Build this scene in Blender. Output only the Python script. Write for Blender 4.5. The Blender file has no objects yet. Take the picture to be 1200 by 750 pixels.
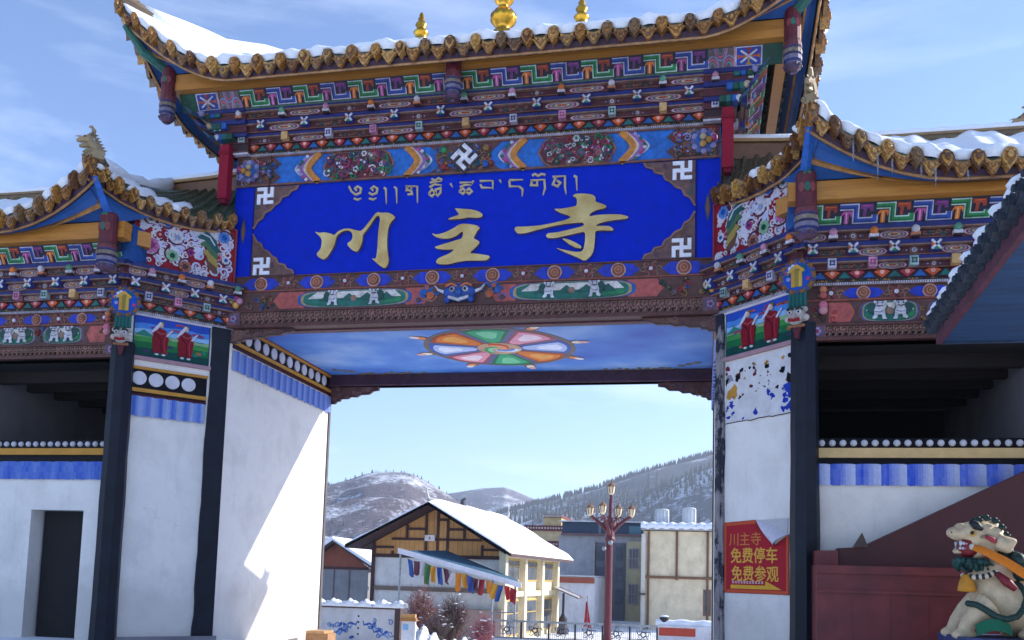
import bpy, bmesh, math, random
from mathutils import Vector, Matrix
R = math.radians
PI = math.pi
C = bpy.context.scene.collection
SC = bpy.context.scene

# ------------------------------------------------------------------ camera, sky, sun, exposure
CAM = Vector((3.9025, -14.1124, 1.2))
YAW, PITCH, ROLL, FPX, PPY = -0.20718, 0.098345, 0.028924, 1074.302, 569.12
FWD = Vector((math.sin(YAW)*math.cos(PITCH), math.cos(YAW)*math.cos(PITCH), math.sin(PITCH)))
_r0 = Vector((math.cos(YAW), -math.sin(YAW), 0)); _u0 = _r0.cross(FWD)
RT = _r0*math.cos(ROLL) + _u0*math.sin(ROLL); UP = RT.cross(FWD)
cam = bpy.data.cameras.new('camera'); cam.lens = 36*FPX/1200; cam.sensor_width = 36
cam.shift_y = (PPY-375)/1200; cam.clip_start = 0.1; cam.clip_end = 9000
cam_o = bpy.data.objects.new('camera', cam); C.objects.link(cam_o)
m3 = Matrix((RT, UP, -FWD)).transposed()
cam_o.matrix_world = Matrix.Translation(CAM) @ m3.to_4x4()
SC.camera = cam_o

def at(px, py, y):                      # world point of a photo position at the depth y
    d = FWD + RT*((px-600)/FPX) + UP*((PPY-py)/FPX)
    return CAM + d*((y-CAM.y)/d.y)

SUN_AZ = math.atan2(0.891, 0.454)        # clockwise from +Y
SUN_EL = R(26.5)
w = bpy.data.worlds.new('World'); SC.world = w; w.use_nodes = True
nt = w.node_tree; nt.nodes.clear()
N = nt.nodes.new
sky = N('ShaderNodeTexSky'); sky.sky_type = 'NISHITA'; sky.sun_disc = False
sky.sun_elevation = SUN_EL; sky.sun_rotation = SUN_AZ; sky.altitude = 1200; sky.air_density = 1.0
sky.dust_density = 0.3; sky.ozone_density = 2.2
tc = N('ShaderNodeTexCoord'); mp = N('ShaderNodeMapping'); mp.inputs['Scale'].default_value = (1.0, 1.3, 5.0)
mp.inputs['Rotation'].default_value = (0.15, 0.1, 0.4); mp.inputs['Location'].default_value = (-1.58, -2.38, -0.62)
nz = N('ShaderNodeTexNoise'); nz.inputs['Scale'].default_value = 2.6; nz.inputs['Detail'].default_value = 7; nz.inputs['Roughness'].default_value = 0.55
nz.inputs['Distortion'].default_value = 0.3
rp = N('ShaderNodeValToRGB'); rp.color_ramp.elements[0].position = 0.47; rp.color_ramp.elements[1].position = 0.82
sep = N('ShaderNodeSeparateXYZ'); rz = N('ShaderNodeMapRange')
rz.inputs['From Min'].default_value = 0.0; rz.inputs['From Max'].default_value = 0.55; rz.inputs['To Min'].default_value = 1.0; rz.inputs['To Max'].default_value = 0.45
mul = N('ShaderNodeMath'); mul.operation = 'MULTIPLY'
mul2 = N('ShaderNodeMath'); mul2.operation = 'MULTIPLY'; mul2.inputs[1].default_value = 0.7
mix = N('ShaderNodeMix'); mix.data_type = 'RGBA'
mix.inputs['B'].default_value = (6.6, 7.3, 8.6, 1)
bg = N('ShaderNodeBackground'); bg.inputs['Strength'].default_value = 0.15
out = N('ShaderNodeOutputWorld')
L = nt.links.new
L(tc.outputs['Generated'], mp.inputs['Vector']); L(mp.outputs[0], nz.inputs['Vector']); L(nz.outputs['Fac'], rp.inputs[0])
L(tc.outputs['Generated'], sep.inputs[0]); L(sep.outputs['Z'], rz.inputs['Value'])
L(rp.outputs['Color'], mul.inputs[0]); L(rz.outputs[0], mul.inputs[1]); L(mul.outputs[0], mul2.inputs[0])
tint = N('ShaderNodeMix'); tint.data_type = 'RGBA'; tint.blend_type = 'MULTIPLY'; tint.inputs['Factor'].default_value = 1; tint.inputs['B'].default_value = (.89, .93, 1.08, 1)
L(sky.outputs[0], tint.inputs['A']); L(tint.outputs['Result'], mix.inputs['A']); L(mul2.outputs[0], mix.inputs['Factor']); L(mix.outputs['Result'], bg.inputs[0]); L(bg.outputs[0], out.inputs[0])

sl = bpy.data.lights.new('sun', 'SUN'); sl.energy = 4.8; sl.angle = R(0.5); sl.color = (1.0, 0.95, 0.87)
so = bpy.data.objects.new('sun', sl); C.objects.link(so)
sdir = Vector((math.sin(SUN_AZ)*math.cos(SUN_EL), math.cos(SUN_AZ)*math.cos(SUN_EL), math.sin(SUN_EL)))
so.rotation_euler = sdir.to_track_quat('Z', 'Y').to_euler(); so.location = (30, 10, 30)
SC.view_settings.view_transform = 'Standard'; SC.view_settings.look = 'None'; SC.view_settings.gamma = 1
SC.view_settings.use_curve_mapping = False
SC.view_settings.exposure = 0.85

# ------------------------------------------------------------------ colours and materials
def lin(h):
    h = h.lstrip('#'); o = []
    for i in (0, 2, 4):
        c = int(h[i:i+2], 16)/255
        o.append(c/12.92 if c <= .04045 else ((c+.055)/1.055)**2.4)
    return (o[0], o[1], o[2], 1)

def base_mat(name, rough=.6, metal=0.0):
    m = bpy.data.materials.new(name); m.use_nodes = True
    b = m.node_tree.nodes['Principled BSDF']
    b.inputs['Roughness'].default_value = rough; b.inputs['Metallic'].default_value = metal
    return m, m.node_tree, b

def noise(t, scale, detail=4, rough=.55, coord='Object', stretch=None):
    tc = t.nodes.new('ShaderNodeTexCoord'); n = t.nodes.new('ShaderNodeTexNoise')
    n.inputs['Scale'].default_value = scale; n.inputs['Detail'].default_value = detail; n.inputs['Roughness'].default_value = rough
    if stretch:
        mp = t.nodes.new('ShaderNodeMapping'); mp.inputs['Scale'].default_value = stretch
        t.links.new(tc.outputs[coord], mp.inputs[0]); t.links.new(mp.outputs[0], n.inputs['Vector'])
    else:
        t.links.new(tc.outputs[coord], n.inputs['Vector'])
    return n

def ramp(t, src, stops):
    r = t.nodes.new('ShaderNodeValToRGB'); e = r.color_ramp.elements
    while len(e) < len(stops): e.new(0.5)
    for i, (p, c) in enumerate(stops):
        e[i].position = p; e[i].color = c if len(c) == 4 else (*c, 1)
    t.links.new(src, r.inputs[0]); return r

def bump(t, b, src, strength=.3, dist=.02):
    bp = t.nodes.new('ShaderNodeBump'); bp.inputs['Strength'].default_value = strength; bp.inputs['Distance'].default_value = dist
    t.links.new(src, bp.inputs['Height']); t.links.new(bp.outputs[0], b.inputs['Normal'])

def mixc(t, fac, a, b, mode='MIX'):
    x = t.nodes.new('ShaderNodeMix'); x.data_type = 'RGBA'; x.blend_type = mode
    for s, v in (('Factor', fac), ('A', a), ('B', b)):
        if hasattr(v, 'default_value') or hasattr(v, 'is_linked'): t.links.new(v, x.inputs[s])
        else: x.inputs[s].default_value = v
    return x.outputs['Result']

def noisy(name, stops, scale=3, rough=.7, detail=5, bmp=.2, bscale=40, bdist=.01, metal=0, stretch=None):
    m, t, b = base_mat(name, rough, metal)
    n = noise(t, scale, detail, stretch=stretch)
    r = ramp(t, n.outputs['Fac'], [(p, lin(c)) for p, c in stops])
    t.links.new(r.outputs[0], b.inputs['Base Color'])
    if bmp:
        n2 = noise(t, bscale, 4); bump(t, b, n2.outputs['Fac'], bmp, bdist)
    return m

def vmat(name, rough=.55, metal=0, amt=.35, scale=14, bmp=.15, wear=None, spec=.5, grime=0.0):
    m, t, b = base_mat(name, rough, metal)
    b.inputs['Specular IOR Level'].default_value = spec
    a = t.nodes.new('ShaderNodeAttribute'); a.attribute_name = 'Col'
    n = noise(t, scale, 6, .65)
    lo, hi = 1-amt, 1+amt*.6
    r = ramp(t, n.outputs['Fac'], [(.3, (lo, lo, lo*.98)), (.7, (hi, hi, hi))])
    c = mixc(t, 1.0, a.outputs['Color'], r.outputs[0], 'MULTIPLY')
    ng = noise(t, 2.6, 8, .7, stretch=(1, 1, .5)); rgm = ramp(t, ng.outputs['Fac'], [(.36, (.62, .58, .56)), (.56, (1, 1, 1))])
    if grime: c = mixc(t, grime, c, mixc(t, 1.0, c, rgm.outputs[0], 'MULTIPLY'))
    if wear:
        n3 = noise(t, wear[1], 8, .7)
        r3 = ramp(t, n3.outputs['Fac'], [(wear[2], (0, 0, 0)), (wear[2]+.03, (1, 1, 1))])
        c = mixc(t, r3.outputs[0], c, lin(wear[0]))
    t.links.new(c, b.inputs['Base Color'])
    n2 = noise(t, 60, 4); bump(t, b, n2.outputs['Fac'], bmp, .006)
    return m

M = {}
M['paint'] = vmat('painted_wood', .6, amt=.42, scale=11, wear=('#5a4a44', 9, .66), grime=.8)
M['gloss'] = vmat('gloss_paint', .4, amt=.15, scale=6, wear=('#39507c', 14, .765), spec=.1)
M['tile'] = vmat('glazed_tile', .26, amt=.75, scale=30, bmp=.7)
M['far'] = vmat('weathered_render', .8, amt=.16, scale=1.4, bmp=.08, grime=.35)
M['stat'] = vmat('painted_concrete', .6, amt=.25, scale=10, bmp=.2, wear=('#8c8378', 6, .7))
M['cloth'] = vmat('printed_cloth', .9, amt=.15, scale=30, bmp=.1)

def plaster():
    m, t, b = base_mat('white_plaster', .85)
    n = noise(t, 1.3, 8, .6); r = ramp(t, n.outputs['Fac'], [(.3, lin('#d9d2cb')), (.55, lin('#ebe4dc')), (.75, lin('#e2dad4'))])
    n3 = noise(t, 5, 8, .75, stretch=(1, 1, .18)); r3 = ramp(t, n3.outputs['Fac'], [(.55, (0, 0, 0)), (.85, (.4, .4, .4))])
    c = mixc(t, r3.outputs[0], r.outputs[0], lin('#a39c98'))
    n4 = noise(t, 9, 9, .7); r4 = ramp(t, n4.outputs['Fac'], [(.725, (0, 0, 0)), (.745, (.6, .6, .6))])
    c = mixc(t, r4.outputs[0], c, lin('#8f8a88'))
    t.links.new(c, b.inputs['Base Color'])
    n2 = noise(t, 18, 6); tcz = t.nodes.new('ShaderNodeTexCoord'); sz = t.nodes.new('ShaderNodeSeparateXYZ'); t.links.new(tcz.outputs['Object'], sz.inputs[0])
    n5 = noise(t, 2.2, 8, .7); ad = t.nodes.new('ShaderNodeMath'); ad.operation = 'MULTIPLY_ADD'; ad.inputs[1].default_value = -1.3; t.links.new(n5.outputs['Fac'], ad.inputs[0]); t.links.new(sz.outputs['Z'], ad.inputs[2])
    r5 = ramp(t, ad.outputs[0], [(-.0, (.3, .3, .3)), (.55, (0, 0, 0))]); c2 = mixc(t, r5.outputs[0], c, lin('#9a9088')); t.links.new(c2, b.inputs['Base Color'])   # splash dirt at the foot
    vo = t.nodes.new('ShaderNodeTexVoronoi'); vo.feature = 'DISTANCE_TO_EDGE'; vo.inputs['Scale'].default_value = .9; n6 = noise(t, 3, 6); 
    mx = mixc(t, .25, tcz.outputs['Object'], n6.outputs['Color']); t.links.new(mx, vo.inputs['Vector'])
    r6 = ramp(t, vo.outputs['Distance'], [(.0012, (.16, .16, .16)), (.003, (0, 0, 0))]); c3 = mixc(t, r6.outputs[0], c2, lin('#8a8480')); t.links.new(c3, b.inputs['Base Color'])
    bump(t, b, n2.outputs['Fac'], .3, .02); return m
M['plaster'] = plaster()
def postmat():
    m, t, b = base_mat('navy_black_paint', .5)
    n = noise(t, 4, 6); r = ramp(t, n.outputs['Fac'], [(.3, lin('#0b0f1a')), (.7, lin('#151c2b'))])
    n4 = noise(t, 7, 9, .7, stretch=(1, 1, .45)); r4 = ramp(t, n4.outputs['Fac'], [(.69, (0, 0, 0)), (.71, (1, 1, 1))])
    c = mixc(t, r4.outputs[0], r.outputs[0], lin('#8f8d90')); b.inputs['Specular IOR Level'].default_value = .25
    t.links.new(c, b.inputs['Base Color']); n2 = noise(t, 30, 5); bump(t, b, n2.outputs['Fac'], .25, .01); return m
M['post'] = postmat()
def postworn():
    m, t, b = base_mat('worn_navy_paint', .7)
    n4 = noise(t, 3.2, 9, .7, stretch=(1, 1, .5)); r4 = ramp(t, n4.outputs['Fac'], [(.47, lin('#12172a')), (.5, lin('#7d7678')), (.7, lin('#9a9392'))])
    t.links.new(r4.outputs[0], b.inputs['Base Color']); bump(t, b, n4.outputs['Fac'], .4, .01); return m
M['postworn'] = postworn()
def snowmat():
    m, t, b = base_mat('snow', .75)
    b.inputs['Base Color'].default_value = (.86, .88, .92, 1)
    n = noise(t, 9, 6); n2 = noise(t, 40, 5, .7); ad = t.nodes.new('ShaderNodeMath'); ad.operation = 'MULTIPLY_ADD'; ad.inputs[1].default_value = .3; t.links.new(n2.outputs['Fac'], ad.inputs[0]); t.links.new(n.outputs['Fac'], ad.inputs[2])
    bump(t, b, ad.outputs[0], .7, .05)
    return m
M['snow'] = snowmat()
M['gold'] = noisy('gilded_metal', [(.3, '#c98a1e'), (.7, '#f0bd4a')], 6, .24, bmp=.1, metal=1)
M['goldpaint'] = noisy('gold_lettering', [(.3, '#c09450'), (.7, '#e6c27e')], 3, .24, bmp=.12, bscale=18, metal=.75)
M['dark'] = noisy('near_black_finish', [(.3, '#120f10'), (.7, '#1d1a1b')], 3, .85)  # near-black finish for the room walls, its ceiling and the door
M['grey'] = noisy('grey_render', [(.3, '#77727a'), (.7, '#8a858c')], 1.4, .85)
M['joist'] = noisy('old_dark_timber', [(.3, '#171110'), (.7, '#231b19')], 4, .85, stretch=(.4, 3, 3))
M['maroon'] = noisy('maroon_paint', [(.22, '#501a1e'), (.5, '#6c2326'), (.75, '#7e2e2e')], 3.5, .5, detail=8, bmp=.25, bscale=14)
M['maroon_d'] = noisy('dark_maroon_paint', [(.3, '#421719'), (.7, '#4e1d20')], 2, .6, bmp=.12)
M['orange'] = noisy('ochre_paint', [(.25, '#a8691f'), (.6, '#bd7f2e'), (.8, '#94591c')], 4, .5, bmp=.2, stretch=(.5, 4, 4))
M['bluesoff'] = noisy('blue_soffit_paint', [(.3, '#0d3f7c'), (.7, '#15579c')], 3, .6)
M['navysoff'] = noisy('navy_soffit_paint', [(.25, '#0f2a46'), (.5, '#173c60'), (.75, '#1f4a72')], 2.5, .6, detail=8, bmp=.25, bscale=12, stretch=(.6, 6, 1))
M['metal'] = noisy('grey_metal', [(.3, '#7d8288'), (.7, '#a4a8ac')], 5, .45, metal=.4)
M['post_red'] = noisy('oxblood_enamel', [(.3, '#561722'), (.7, '#651f2b')], 6, .4)
M['ice'], _t, _b = base_mat('ice', .05)
_b.inputs['Base Color'].default_value = (.9, .95, 1, 1); _b.inputs['Transmission Weight'].default_value = .9; _b.inputs['IOR'].default_value = 1.31
M['glass'] = noisy('window_glass', [(.3, '#39414d'), (.7, '#5a6472')], 2, .12, bmp=0)
M['lampglass'] = noisy('frosted_lamp_glass', [(.3, '#d9c39a'), (.7, '#e8d9b8')], 4, .3, bmp=0)
M['twig'] = noisy('bare_twigs', [(.3, '#6d4a47'), (.7, '#8f6a63')], 8, .85, bmp=0)
M['asph'] = None

# ------------------------------------------------------------------ mesh builder
class Fr:                               # a face frame: u along U, v along V, h out along N
    def __init__(s, o, U, Nn=None, V=(0, 0, 1)):
        s.o = Vector(o); s.U = Vector(U).normalized(); s.V = Vector(V).normalized()
        s.N = Vector(Nn).normalized() if Nn is not None else s.U.cross(s.V).normalized()
    def __call__(s, u, v, h=0): return s.o + s.U*u + s.V*v + s.N*h

class MB:
    def __init__(s): s.v = []; s.f = []; s.c = []
    def face(s, pts, col):
        n = len(s.v); s.v.extend([tuple(p) for p in pts]); s.f.append(tuple(range(n, n+len(pts)))); s.c.append(col)
    def grid(s, rows, col, closed=False, colf=None):
        n = len(s.v); nr, nc = len(rows), len(rows[0])
        for r in rows: s.v.extend([tuple(p) for p in r])
        for i in range(nr-1):
            for j in range(nc-(0 if closed else 1)):
                j2 = (j+1) % nc
                s.f.append((n+i*nc+j, n+i*nc+j2, n+(i+1)*nc+j2, n+(i+1)*nc+j)); s.c.append(colf(i, j) if colf else col)
    def prism(s, pts, off, col, side=None, back=False):
        off = Vector(off); top = [Vector(p)+off for p in pts]; n = len(pts); sd = side or col
        s.face(top, col)
        for i in range(n):
            j = (i+1) % n; s.face([pts[i], pts[j], top[j], top[i]], sd)
        if back: s.face(list(reversed([Vector(p) for p in pts])), sd)
    def box(s, a, b, col):
        x0, y0, z0 = a; x1, y1, z1 = b
        P = [(x0,y0,z0),(x1,y0,z0),(x1,y1,z0),(x0,y1,z0)]
        s.prism(P, (0, 0, z1-z0), col, back=True)
    def fbox(s, fr, u0, u1, v0, v1, h0, h1, col):
        s.prism([fr(u0,v0,h0), fr(u1,v0,h0), fr(u1,v1,h0), fr(u0,v1,h0)], fr.N*(h1-h0), col, back=True)
    def fpoly(s, fr, pts, h0, h1, col, side=None):
        s.prism([fr(u, v, h0) for u, v in pts], fr.N*(h1-h0), col, side)
    def fdisc(s, fr, u, v, r, h0, h1, col, n=14, ry=None, rot=0, dome=0):
        ry = ry or r; ca, sa = math.cos(rot), math.sin(rot)
        pts = []
        for k in range(n):
            a = 2*PI*k/n; x, y = r*math.cos(a), ry*math.sin(a); pts.append((u+x*ca-y*sa, v+x*sa+y*ca))
        s.fpoly(fr, pts, h0, h1, col)
        if dome:
            rows = []
            for q in range(4):
                t = q/4*PI/2; k = math.cos(t)
                rows.append([fr(u+(p[0]-u)*k, v+(p[1]-v)*k, h1+dome*math.sin(t)) for p in pts])
            s.grid(rows, col, True); s.face(rows[-1], col)
    def fstroke(s, fr, path, wd, h0, h1, col, closed=False, side=None):
        P = [Vector((p[0], p[1])) for p in path]; n = len(P)
        if isinstance(wd, (int, float)): wd = [wd]*n
        Lf, Rt = [], []
        for i in range(n):
            a = P[(i-1) % n] if (closed or i > 0) else None; b = P[(i+1) % n] if (closed or i < n-1) else None
            d1 = (P[i]-a).normalized() if a is not None and (P[i]-a).length > 1e-9 else None
            d2 = (b-P[i]).normalized() if b is not None and (b-P[i]).length > 1e-9 else None
            if d1 is None: d1 = d2
            if d2 is None: d2 = d1
            n1 = Vector((-d1.y, d1.x)); n2 = Vector((-d2.y, d2.x)); mm = n1+n2
            if mm.length < .1: mm = n1; k = 1
            else: mm.normalize(); k = min(1/max(mm.dot(n1), .3), 2.2)
            Lf.append(P[i]+mm*k*wd[i]/2); Rt.append(P[i]-mm*k*wd[i]/2)
        for i in range(n if closed else n-1):
            j = (i+1) % n
            q = [fr(*Rt[i], h0), fr(*Rt[j], h0), fr(*Lf[j], h0), fr(*Lf[i], h0)]
            s.prism(q, fr.N*(h1-h0), col, side)
    def ring(s, fr, u, v, r, wd, h0, h1, col, n=18, ry=None, a0=0, a1=2*PI):
        ry = ry or r; full = abs(a1-a0-2*PI) < 1e-6
        pts = [(u+r*math.cos(a0+(a1-a0)*k/n), v+ry*math.sin(a0+(a1-a0)*k/n)) for k in range(n if full else n+1)]
        s.fstroke(fr, pts, wd, h0, h1, col, closed=full)
    def lens(s, fr, u, v, a, b, h0, h1, col, n=8):
        pts = [(u-a+2*a*k/n, v-b*math.sin(PI*k/n)) for k in range(n+1)]
        pts += [(u+a-2*a*k/n, v+b*math.sin(PI*k/n)) for k in range(1, n)]
        s.fpoly(fr, pts, h0, h1, col)
    def tube(s, path, rad, col, n=8, caps=True):
        P = [Vector(p) for p in path]; m = len(P)
        if isinstance(rad, (int, float)): rad = [rad]*m
        rows = []; prev = None
        for i in range(m):
            d = (P[min(i+1, m-1)]-P[max(i-1, 0)]).normalized()
            if prev is None:
                a = Vector((0, 0, 1)) if abs(d.z) < .9 else Vector((1, 0, 0)); x = d.cross(a).normalized()
            else: x = (prev - d*prev.dot(d)).normalized()
            prev = x; y = d.cross(x)
            rows.append([P[i]+(x*math.cos(2*PI*k/n)+y*math.sin(2*PI*k/n))*rad[i] for k in range(n)])
        s.grid(rows, col, True)
        if caps: s.face(list(reversed(rows[0])), col); s.face(rows[-1], col)
    def lathe(s, prof, o, col, n=14, axis=(0, 0, 1), colf=None):
        ax = Vector(axis).normalized(); a = Vector((0, 0, 1)) if abs(ax.z) < .9 else Vector((1, 0, 0))
        x = ax.cross(a).normalized(); y = ax.cross(x); o = Vector(o)
        rows = [[o+ax*h+(x*math.cos(2*PI*k/n)+y*math.sin(2*PI*k/n))*max(r, 1e-4) for k in range(n)] for r, h in prof]
        s.grid(rows, col, True, colf)
        s.face(rows[-1], col); s.face(list(reversed(rows[0])), col)
    def ball(s, o, r, col, n=12, m=8, sc=(1, 1, 1)):
        o = Vector(o); rows = []
        for i in range(m+1):
            t = -PI/2+PI*i/m; c = max(math.cos(t), .02)
            rows.append([o+Vector((r*sc[0]*c*math.cos(2*PI*k/n), r*sc[1]*c*math.sin(2*PI*k/n), r*sc[2]*math.sin(t))) for k in range(n)])
        s.grid(rows, col, True)
    def build(s, name, mat, parent=None, smooth=False, loc=None):
        me = bpy.data.meshes.new(name); me.from_pydata(s.v, [], s.f)
        ca = me.color_attributes.new('Col', 'FLOAT_COLOR', 'CORNER')
        buf = []
        for f, c in zip(s.f, s.c): buf.extend(list(c)*len(f))
        ca.data.foreach_set('color', buf)
        bm = bmesh.new(); bm.from_mesh(me)
        bmesh.ops.remove_doubles(bm, verts=bm.verts, dist=1e-5)
        bmesh.ops.recalc_face_normals(bm, faces=bm.faces) if not smooth else None
        bm.to_mesh(me); bm.free()
        if smooth:
            for p in me.polygons: p.use_smooth = True
        me.materials.append(mat)
        o = bpy.data.objects.new(name, me); C.objects.link(o)
        if parent is not None: o.parent = parent; o.matrix_parent_inverse = pinv(parent)
        return o

def pinv(p):
    mw = Matrix.Identity(4); q = p
    chain = []
    while q is not None: chain.append(q); q = q.parent
    for c in reversed(chain): mw = mw @ c.matrix_parent_inverse @ c.matrix_basis
    return mw.inverted()

def thing(name, label, cat, loc=(0, 0, 0), group=None):
    o = bpy.data.objects.new(name, None); C.objects.link(o); o.location = loc; o.empty_display_size = .2
    o['label'] = label; o['category'] = cat
    if group: o['group'] = group
    return o
def tag(o, label, cat, group=None):
    o['label'] = label; o['category'] = cat
    if group: o['group'] = group
    return o
def struct(o, kind='structure'): o['kind'] = kind; return o

rng = random.Random(7)
# palette
NAVY, COB, SKYB, TEAL, GRN, DGRN = lin('#17206c'), lin('#1456a4'), lin('#4a8ad0'), lin('#12605c'), lin('#1c8450'), lin('#0f4a38')
RED, MAR, DMAR, ORG, PINK, PURP = lin('#98202a'), lin('#541a24'), lin('#321018'), lin('#b8561e'), lin('#a23c74'), lin('#4a2c64')
WHT, LIL, CRM, YEL, GOLD, BRN, DBRN, LBRN = lin('#ccc8d0'), lin('#8c88b8'), lin('#bca684'), lin('#b8842c'), lin('#96703a'), lin('#5a3630'), lin('#341f1e'), lin('#86604f')
BLK, SIGN = lin('#14131a'), lin('#0026b2')
FLOR = [RED, PINK, COB, GRN, ORG, WHT, PURP, TEAL, GOLD, LIL]

# ------------------------------------------------------------------ ornament
def flower(mb, fr, u, v, r, h, c1, c2, n=7):
    for k in range(n):
        a = 2*PI*k/n; mb.fdisc(fr, u+r*.62*math.cos(a), v+r*.62*math.sin(a), r*.42, h, h+.012, c1, 8)
    mb.fdisc(fr, u, v, r*.42, h, h+.02, c2, 8, dome=.012)

def curl(mb, fr, u, v, r, h, col, a0=0, turns=1.3, sg=1, wd=.02):
    n = 14; pts = []
    for k in range(n+1):
        t = k/n; a = a0+sg*turns*2*PI*t; q = r*(1-.78*t); pts.append((u+q*math.cos(a), v+q*math.sin(a)))
    mb.fstroke(fr, pts, [wd*(1-.5*k/n) for k in range(n+1)], h, h+.012, col)

def floral(mb, fr, u0, u1, v0, v1, h, n, pal, r0=.03, r1=.07, inside=None, curls=True):
    for i in range(n):
        u = rng.uniform(u0, u1); v = rng.uniform(v0, v1); r = rng.uniform(r0, r1)
        if inside and not inside(u, v): continue
        k = rng.random(); c1, c2 = rng.sample(pal, 2); hh = h+rng.uniform(0, .015)
        if k < .4: flower(mb, fr, u, v, r, hh, c1, c2, rng.choice((5, 6, 7)))
        elif k < .75 and curls: curl(mb, fr, u, v, r*1.2, hh, c1, rng.uniform(0, 6), rng.uniform(.8, 1.4), rng.choice((-1, 1)), r*.38)
        else:
            a = rng.uniform(0, PI); mb.fdisc(fr, u, v, r, hh, hh+.012, c1, 9, r*.5, a)
            mb.fdisc(fr, u, v, r*.5, hh, hh+.02, c2, 7, r*.25, a)

def eye(mb, fr, u, v, a, b, h, kind):
    if kind == 0:
        for k, c in ((1, lin('#b8a4ac')), (.86, lin('#6a2440')), (.74, lin('#b07a94')), (.6, lin('#1f6a50')), (.45, lin('#c0a484')), (.28, lin('#a0283c'))):
            pts = []
            for q in range(25):
                t = 2*PI*q/24; s = abs(math.cos(t))
                pts.append((u+a*k*math.cos(t)*(1 if s < .8 else 1.08), v+b*k*math.sin(t)*(1+.22*abs(math.sin(3*t)))))
            mb.fpoly(fr, pts[:-1], h, h+.006+.004*(1-k)*4, c)
        mb.fdisc(fr, u, v, b*.2, h, h+.03, YEL, 8)
    elif kind == 1:
        for k, c in ((1, LBRN), (.78, DBRN), (.58, WHT), (.4, COB), (.22, YEL)):
            mb.fdisc(fr, u, v, b*k, h, h+.008+.02*(1-k), c, 14)
        for s in (-1, 1):
            for q in (1, 2): mb.fdisc(fr, u+s*b*(1.1+.75*q), v, b*.24/q, h, h+.01, LIL if q == 1 else TEAL, 8)
    else:
        for s in (-1, 1):
            for q in range(3): curl(mb, fr, u+s*a*(.2+.3*q), v+b*.15*(-1)**q, b*.62, h, LBRN if q != 1 else TEAL, 0, 1.1, s*(-1)**q, b*.24)
        mb.fdisc(fr, u, v, b*.3, h, h+.012, GOLD, 8)

def fret(mb, fr, u0, u1, v0, v1, unit=.245, h=0):
    """running key fret: a pale meander line, blue or green fields under and over it, orange and plum T forms between."""
    n = max(2, round((u1-u0)/unit)); un = (u1-u0)/n; H = v1-v0
    mb.fpoly(fr, [(u0, v0), (u1, v0), (u1, v1), (u0, v1)], h-.02, h, lin('#141430'))
    tw = .05*un
    for i in range(n):
        P = lambda a, b: (min(max(u0+(i+a)*un, u0), u1), v0+b*H)
        blue = i % 2; c = lin('#1a4aa4') if blue else lin('#158044'); c2 = lin('#102e74') if blue else lin('#0c5630'); ln = lin('#c2bcd4') if blue else lin('#b4d0c4')
        Zp = [P(.02, .84), P(.46, .84), P(.46, .17), P(.98, .17), P(.98, .42)]
        mb.fstroke(fr, Zp, .31*H, h, h+.006, ln)                                     # pale outline
        mb.fstroke(fr, Zp, .19*H, h+.006, h+.012, c)                                 # coloured key
        mb.fstroke(fr, [(p[0]-.012, p[1]-.012) for p in Zp[:4]], .07*H, h+.012, h+.015, c2)
        T1, T2 = (lin('#b04890'), lin('#6a2c74')) if blue else (lin('#d8742a'), lin('#9c351c'))
        mb.fpoly(fr, [P(.06, .34), P(.06, .5), P(.12, .64), P(.34, .64), P(.37, .5), P(.33, .34), P(.3, .5), P(.27, .5), P(.26, .02), P(.14, .02), P(.15, .5), P(.11, .5)], h+.004, h+.014, T1, T2)
        mb.fstroke(fr, [P(.2, .58), P(.205, .06)], .035*un, h+.014, h+.018, lin('#e8aa68') if not blue else lin('#d098c0'))
        mb.fpoly(fr, [P(.58, .96), P(.94, .96), P(.94, .62), P(.86, .58), P(.84, .74), P(.76, .74), P(.74, .36), P(.66, .36), P(.67, .74), P(.58, .74)], h+.004, h+.013, T2, T1)
        mb.fstroke(fr, [P(.62, .88), P(.9, .88)], .02*un, h+.013, h+.016, T1)

BLK_COL = [lin('#cfa36a'), lin('#b9b4c4'), lin('#c88aa6'), lin('#9ab0b0')]
def xblock(mb, fr, u, v, s, h0, h1):
    mb.fbox(fr, u-s, u+s, v-s*1.15, v+s*1.15, h0, h1, lin('#2a3a8a'))
    mb.fpoly(fr, [(u-s, v-s*1.1), (u+s, v-s*1.1), (u, v)], h1, h1+.004, GRN)
    mb.fpoly(fr, [(u-s, v+s*1.1), (u, v), (u+s, v+s*1.1)], h1, h1+.004, NAVY)
    mb.fpoly(fr, [(u-s, v-s*1.1), (u, v), (u-s, v+s*1.1)], h1, h1+.004, ORG)
    for p in (((u-s*.95, v-s), (u+s*.95, v+s)), ((u-s*.95, v+s), (u+s*.95, v-s))):
        mb.fstroke(fr, p, s*.5, h1, h1+.01, WHT)
def dblock(mb, fr, u, v, s, h0, h1, k):
    c = BLK_COL[k % 4]; mb.fbox(fr, u-s, u+s, v-s*1.2, v+s*1.2, h0, h1, c)
    d = (WHT, NAVY, PINK, DGRN)[k % 4]
    if k % 4:
        mb.ring(fr, u, v, s*.5, s*.25, h1, h1+.006, d, 8)
        for a in (45, 135, 225, 315): mb.fdisc(fr, u+s*.72*math.cos(R(a)), v+s*.72*math.sin(R(a)), s*.2, h1, h1+.006, d, 6)
def dome(mb, fr, u, v, s, h0, h1, k):
    c = (lin('#d9772c'), WHT, lin('#5c9a80'), lin('#c98aa8'))[k % 4]
    mb.fbox(fr, u-s, u+s, v-s*1.3, v-s*.55, h0, h1, WHT if k % 4 != 1 else lin('#c07a50'))
    mb.fbox(fr, u-s*.9, u+s*.9, v-s*1.7, v-s*1.3, h0, h1-.01, DMAR)
    mb.ball(fr(u, v+s*.15, h1-.02), s*.95, c, 10, 6)

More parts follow.
